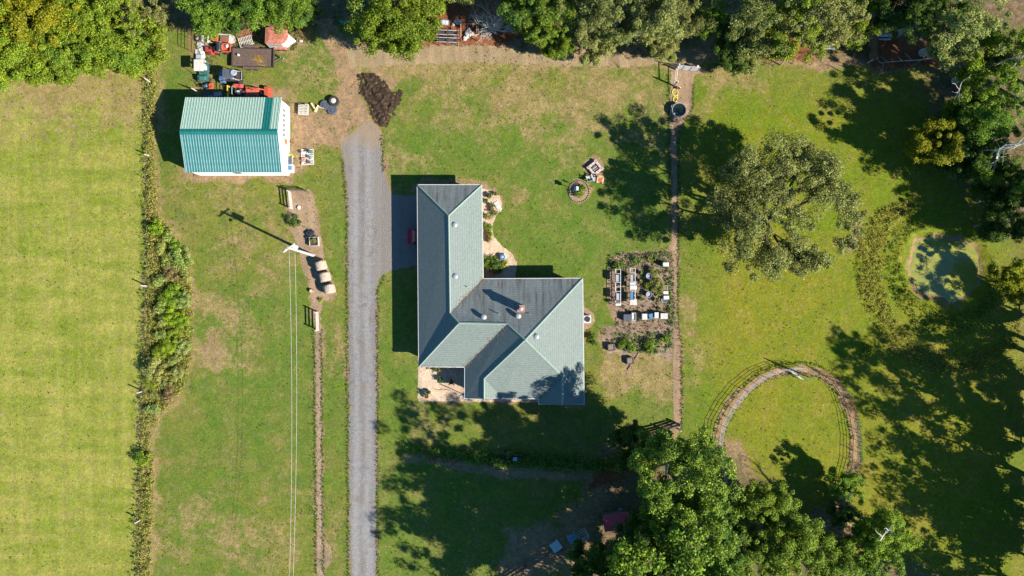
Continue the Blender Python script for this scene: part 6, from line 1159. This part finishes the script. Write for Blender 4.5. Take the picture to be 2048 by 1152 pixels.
# ---------------------------------------------------------------- water tank corner
ct = thing('stock_tank', 'round galvanized stock tank full of dark water', 'tank', (*P(1357, 221, .3), 0)); mb = MB(); mb.lathe([(0, .02), (.80, .02), (.80, .6), (.84, .62), (.84, .65), (.77, .65), (.77, .3)], (0, 0, 0), 28); mb.build('tank_wall', 'galv', ct); mb = MB(); mb.lathe([(.775, .50), (.775, .52), (0, .52)], (0, 0, 0), 28); mb.build('water', 'water_dark', ct); tb(ct, 'water_pipe', 'galv', [(-.9, -.5, 0), (-.9, .5, .7), (-.7, .55, .75)], .03); bx(ct, 'float_valve', 'white_plastic', (-.55, -.45, .56), (.2, .12, .08), .5)
pipe_panel('pipe_gate', 'grey pipe gate across the top of the tank corner', 'gate', P(1349, 138), P(1394, 143), 1.45, 6, 'pipe_grey', 4, r=.035)
for k, (x, y, lab) in enumerate(((1351, 139, 'tall post left of the grey pipe gate'), (1348, 172, 'tall post above the yellow hose'))):
    o = thing('gate_post', lab, 'post', (*P(x, y), 0)); tb(o, 'post_shaft', 'grey_wood', [(0, 0, 0), (.02, 0, 1.85)], .10, 8); mb = MB(); mb.lathe([(.10, 1.85), (.08, 1.9), (0, 1.91)], (.02, 0, 0), 8); mb.build('post_top', 'slab_white', o)
o = thing('gate_brace', 'pale pole bracing the two tall gate posts', 'rail', (*P(1350, 140), 0)); tb(o, 'pole', 'cream', [(0, 0, 1.5), (*(Vector((*P(1347, 172), 0)) - Vector((*P(1350, 140), 0))).xy, 1.3)], .05); tb(o, 'lower_pole', 'cream', [(0, 0, .6), (*(Vector((*P(1347, 172), 0)) - Vector((*P(1350, 140), 0))).xy, .5)], .04)
rt_ = thing('post_stub', 'round white topped post stub at the right end of the pipe gate', 'post', (*P(1391, 138), 0)); mb = MB(); mb.lathe([(.2, 0), (.19, .9), (.15, .95), (0, .96)], (0, 0, 0), 12); mb.build('post_shaft', 'pole_wood', rt_); mb = MB(); mb.lathe([(.15, .96), (.1, 1.0), (0, 1.0)], (0, 0, 0), 12); mb.build('post_top', 'white_plastic', rt_)
bk_ = thing('bucket', 'brown bucket on the bare ground above the yellow hose', 'bucket', (*P(1357, 176, .2), 0)); mb = MB(); mb.lathe([(0, 0), (.17, 0), (.21, .35), (.18, .35), (.15, .05)], (0, 0, 0), 14); mb.build('pail', 'terracotta', bk_); tb(bk_, 'bail', 'galv', [(-.2, 0, .35), (0, .12, .46), (.2, 0, .35)], .012)
hs_ = thing('garden_hose', 'yellow hose coiled loosely above the stock tank', 'hose', (*P(1350, 190), .02)); O = Vector((*P(1350, 190), 0)); mb = MB(); pts = []
for i in range(46):
    a = i / 45 * 4 * math.pi; rr = (.33 if i < 23 else .24); cx_, cy_ = (P(1350, 185) if i < 23 else P(1350, 199)); pts.append(Vector((cx_ + rr * math.cos(a), cy_ + rr * 1.25 * math.sin(a), .02 + .0012 * i)) - O)
mb.tube(pts, .035, 5); mb.build('hose', 'hose_yellow', hs_); tb(hs_, 'nozzle', 'dark_steel', [pts[-1], pts[-1] + Vector((.12, -.15, 0))], .035)
# ---------------------------------------------------------------- round pen
RG = RING; cols = ['pipe_dull', 'pipe_dull', 'pipe_dull', 'pipe_dull', 'pipe_dull', 'pipe_dull', 'pipe_dull', 'pipe_dull', None, 'pipe_rust', 'dark_steel', 'pipe_rust', 'pipe_dkgreen', 'pipe_dkgreen', 'pipe_rust', 'pipe_dull', 'pipe_grey', 'pipe_dull', 'pipe_dull', None, None, None]; simple('pipe_dull', (.28, .255, .23, 1), .6); simple('pipe_dkgreen', (.035, .075, .06, 1), .6)
seen = 0
for k in range(len(RG)):
    if not cols[k]: continue
    a, b = RG[k], RG[(k + 1) % len(RG)]
    pipe_panel('pen_fence', '%s pipe panel of the ring pen, counted clockwise from the lower left' % ORD[seen], 'pen panel', P(*a), P(*b), 1.5, 5, cols[k], 3, 'panels of the ring pen', .022, .3); seen += 1
gt = thing('pen_gate', 'dark arched gate standing open at the top of the ring pen', 'gate', (*P(1574, 737), 0), R(-22)); L_ = 3.4
mb = MB(); mb.tube([(0, 0, 0), (0, 0, 2.2), (.5, 0, 2.45), (1.6, 0, 2.45), (2.1, 0, 2.2), (2.1, 0, 0)], .05, 6); mb.build('arch', 'dark_steel', gt)
for z in (.35, .65, .95, 1.25): tb(gt, 'rail', 'pipe_grey', [(.1, -.1, z), (2.0, -.6, z)], .03)
for x in (.1, 1.05, 2.0): tb(gt, 'upright', 'pipe_grey', [(x, -.1 - .26 * (x - .1), .2), (x, -.1 - .26 * (x - .1), 1.4)], .03)
# ---------------------------------------------------------------- red clay pen at the top
def pipe_rack(lab, x0, x1, y, w): 
    a, b = P(x0, y, .7), P(x1, y, .7); L = b[0] - a[0]; o = thing('feed_rack', lab, 'rack', (a[0], a[1], 0), R(-2))
    for s in (-1, 1): tb(o, 'long_rail', 'pipe_grey', [(-.2, s * w, .85), (L + .1, s * w, .85)], .05, 5)
    for i in range(3):
        x = L * (.02 + .48 * i); tb(o, 'cross_beam', 'dark_steel', [(x, -w * 2, .88), (x, w * 2, .88)], .045, 5)
        for s in (-1, 1): tb(o, 'leg', 'dark_steel', [(x, s * w * 1.6, 0), (x, s * w * 1.6, 1.0)], .04, 5)
    bx(o, 'trough', 'dark_steel', (L / 2, 0, .55), (L * .95, w * 1.6, .15)); return o
pipe_rack('upper grey feed rack in the red clay pen', 877, 916, 65, .25); pipe_rack('lower grey feed rack in the red clay pen', 877, 916, 80, .25)
dr_ = thing('drum', 'white drum lying in the red clay pen', 'drum', (*P(889, 44, .4), 0), R(-8)); mb = MB(); mb.lathe([(0, -.45), (.28, -.44), (.30, -.2), (.315, -.18), (.30, -.15), (.30, .15), (.315, .18), (.30, .2), (.28, .44), (0, .45)], (0, 0, .31), 16, 'x'); mb.build('shell', 'pale_blue', dr_); mb = MB(); mb.lathe([(.26, .44), (.26, .47), (.2, .47)], (0, 0, .31), 16, 'x'); mb.build('rim_hoop', 'galv', dr_)
for k, (x, y, s_) in enumerate(((914, 44, .34), (919, 46, .25), (935, 70, .42), (938, 62, .28), (944, 68, .24), (930, 77, .3), (857, 47, .3), (907, 49, .2))):
    o = thing('rock', ['pale rock right of the white drum', 'smaller pale rock right of the white drum', 'largest white rock in the wooden frame of the clay pen', 'white rock above the largest one in the wooden frame', 'round white rock beside the largest one', 'flat pale rock at the bottom of the wooden frame', 'pale rock at the left rim of the clay pen', 'small rock below the white drum'][k], 'rock', (*P(x, y), 0), k); r_ = random.Random(k); mb = MB(); mb.lathe([(0, 0), (s_ * .9, 0), (s_, s_ * .4), (s_ * .6, s_ * .85), (0, s_ * .95)], (0, 0, 0), 9); ob = mb.build('stone', 'slab_white', o)
    for v in ob.data.vertices: v.co.x += r_.gauss(0, s_ * .1); v.co.y += r_.gauss(0, s_ * .1)
fr_ = thing('wooden_frame', 'brown wooden frame at the right of the red clay pen', 'frame', (*P(938, 67), 0))
for a, b in (((-.9, -.85), (-.9, .75)), ((.95, -.85), (.95, .75)), ((-.9, .75), (.95, .75))): tb(fr_, 'beam', 'terracotta', [(*a, 1.0), (*b, 1.0)], .05, 4)
for p in ((-.9, -.85), (.95, -.85), (-.9, .75), (.95, .75)): tb(fr_, 'post', 'dark_wood', [(*p, 0), (*p, 1.05)], .05, 5)
tl = thing('scrap_platform', 'dim blue-grey panel in the shade right of the bare shrub', 'panel', (*P(1026, 55), 0), .3); bx(tl, 'sheet', 'tarp_blue', (0, 0, .3), (1.3, .7, .05)); bx(tl, 'support', 'dark_steel', (0, 0, .14), (1.1, .5, .27))
# ruined shed and trough
sh = thing('shed', 'ruined shed with dark wall and pale rusty roof remnant', 'shed', (*P(1737, 92), 0))
for i in range(9): bx(sh, 'wall_board', 'dark_wood', (0, -1.9 + i * .46, 1.0), (.06, .44, 2.0 + random.uniform(-.08, .08)))
for i in range(3): tb(sh, 'post', 'dark_wood', [(.08, -2 + i * 2, 0), (.08, -2 + i * 2, 2.1)], .07, 5)
for i in range(4): bx(sh, 'roof_sheet', ['trailer_white', 'rust_roof', 'trailer_white', 'rust_roof'][i], (1.05, .75 + i * .38, 1.35 + .03 * (i % 2)), (1.9, .36, .03))
for s in (.15, 1.95): tb(sh, 'roof_post', 'grey_wood', [(s, .6, 0), (s, .6, 1.3)], .06, 5); tb(sh, 'roof_post', 'grey_wood', [(s, 2.0, 0), (s, 2.0, 1.3)], .06, 5)
bx(sh, 'ledge', 'slab_white', (1.05, .35, 1.2), (1.9, .16, .16))
tg = thing('trough', 'grey-blue trough in the shade left of the ruined shed', 'trough', (*P(1655, 94), 0))
for c, d in (((0, -.28, .25), (1.6, .06, .4)), ((0, .28, .25), (1.6, .06, .4)), ((-.8, 0, .25), (.06, .6, .4)), ((.8, 0, .25), (.06, .6, .4)), ((0, 0, .08), (1.55, .52, .06))): bx(tg, 'trough_side', 'pale_blue', c, d)
# ---------------------------------------------------------------- south: coop, tables, cage, wagon
cp = thing('coop', 'small coop with dark red ribbed metal roof under the trees', 'coop', (*P(1233, 1043, 1.6), 0), R(8))
for i in range(6): bx(cp, 'roof_panel', 'coop_red', (-1.25 + i * .5, 0, 1.66 + (.006 if i % 2 else 0)), (.49, 1.9, .04), rot=(R(-6), 0, 0)); mb = MB(); mb.box((-1.5 + i * .5, 0, 1.70), (.05, 1.9, .05), rot=(R(-6), 0, 0)); mb.build('roof_rib', 'coop_red', cp)
for c, d in (((0, .7, .7), (2.5, .05, 1.3)), ((0, -.7, .5), (2.5, .05, .9)), ((-1.25, 0, .7), (.05, 1.35, 1.3)), ((1.25, 0, .7), (.05, 1.35, 1.3))): bx(cp, 'wall', 'dark_wood', c, d)
for sx in (-1.28, 1.28):
    for sy in (-.74, .74): tb(cp, 'post', 'dark_wood', [(sx, sy, 0), (sx, sy, 1.55)], .05, 4)
bx(cp, 'door', 'grey_wood', (.4, -.74, .5), (.6, .04, .8))
bc = thing('bucket', 'pale bucket at the upper right corner of the red coop', 'bucket', (*P(1242, 1022, .3), 0)); mb = MB(); mb.lathe([(0, 0), (.22, 0), (.27, .45), (.24, .45), (.2, .05)], (0, 0, 0), 14); mb.build('pail', 'pale_blue', bc); tb(bc, 'bail', 'galv', [(-.26, 0, .45), (0, .1, .6), (.26, 0, .45)], .012)
def crate_table(lab, x, y, rz, top, h=.75):
    o = thing('box_table', lab, 'table', (*P(x, y, h), 0), rz)
    for i in range(5): bx(o, 'top_board', top, (-.46 + i * .23, 0, h), (.215, 1.15, .04))
    for sx in (-1, 1):
        for sy in (-1, 1): bx(o, 'leg', 'grey_wood', (sx * .48, sy * .48, h / 2 - .02), (.07, .07, h - .04))
    bx(o, 'apron', 'dark_wood', (0, -.5, h - .1), (1.0, .04, .12)); bx(o, 'apron', 'dark_wood', (0, .5, h - .1), (1.0, .04, .12)); return o
crate_table('pale blue-white topped table in the sun by the log fence', 1112, 1093, R(36), 'pale_blue'); crate_table('blue topped table in the shade right of the pale one', 1146, 1078, R(30), 'tarp_blue')
cg = thing('wire_cage', 'small wire cage between the blue table and the coop', 'cage', (*P(1166, 1071, .5), 0), R(28))
for z in (.05, .8):
    for a, b in (((-.55, -.5), (.55, -.5)), ((.55, -.5), (.55, .5)), ((.55, .5), (-.55, .5)), ((-.55, .5), (-.55, -.5))): tb(cg, 'frame_bar', 'pipe_grey', [(*a, z), (*b, z)], .025, 4)
for p in ((-.55, -.5), (.55, -.5), (.55, .5), (-.55, .5)): tb(cg, 'upright', 'pipe_grey', [(*p, 0), (*p, .82)], .025, 4)
for i in range(4): tb(cg, 'top_bar', 'pipe_grey', [(-.55, -.3 + i * .2, .8), (.55, -.3 + i * .2, .8)], .014, 3)
wg = thing('hay_rake', 'dark metal frame implement overgrown in the weedy row', 'implement', (*P(1022, 915, .5), 0), R(-4)); tb(wg, 'main_beam', 'dark_steel', [(-1.3, .45, .8), (1.3, .45, .8)], .08, 5); tb(wg, 'lower_beam', 'dark_steel', [(-1.2, -.4, .5), (1.2, -.4, .5)], .06, 5); bx(wg, 'seat_plate', 'tub_grey', (.5, -.1, .75), (.5, .45, .08), b=.03)
for x in (-1, 0, 1): tb(wg, 'strut', 'dark_steel', [(x, .45, .8), (x, -.4, .5)], .04, 4)
for s in (-1, 1): wheel(wg, s * 1.1, 0, .35, .12, axis='x')

# GARDEN POTS: small pots and plants between the tubs
for x, y, s_, m_, pl_, lab in ((1248, 548, .2, 'tub_dark', DG, 'small dark pot between the two garden benches, upper'), (1249, 566, .18, 'terracotta', MG, 'small clay pot between the two garden benches, middle'), (1250, 588, .2, 'tub_dark', MG, 'small dark pot between the two garden benches, lower'), (1280, 545, .22, 'tub_dark', MG, 'leafy pot right of the second bench, upper'),
      (1281, 562, .18, 'terracotta', OL, 'clay pot right of the second bench, middle'), (1283, 598, .22, 'tub_dark', DG, 'dark pot right of the second bench, lower'), (1312, 600, .24, 'tub_dark', OL, 'dark pot below the yellowing garden bush'), (1318, 545, .2, 'tub_dark', DG, 'dark pot left of the upper right white box'), (1278, 640, .18, 'tub_dark', DG, 'dark pot wedged in the garden tub row'),
      (1320, 618, .2, 'terracotta', OL, 'clay pot above the right end of the tub row'), (1270, 520, .2, 'tub_dark', MG, 'pot at the top middle of the garden'), (1300, 518, .22, 'terracotta', MG, 'pot at the top right of the garden')): pot(lab, x, y, s_, m_, pl_)
weeds('garden_litter', 'tangle of dead stalks between the garden tubs', scatter_in(GARDEN, 420, 95), .12, .16, 8, .12, (.17, .115, .07), 95, 'dead stalks')
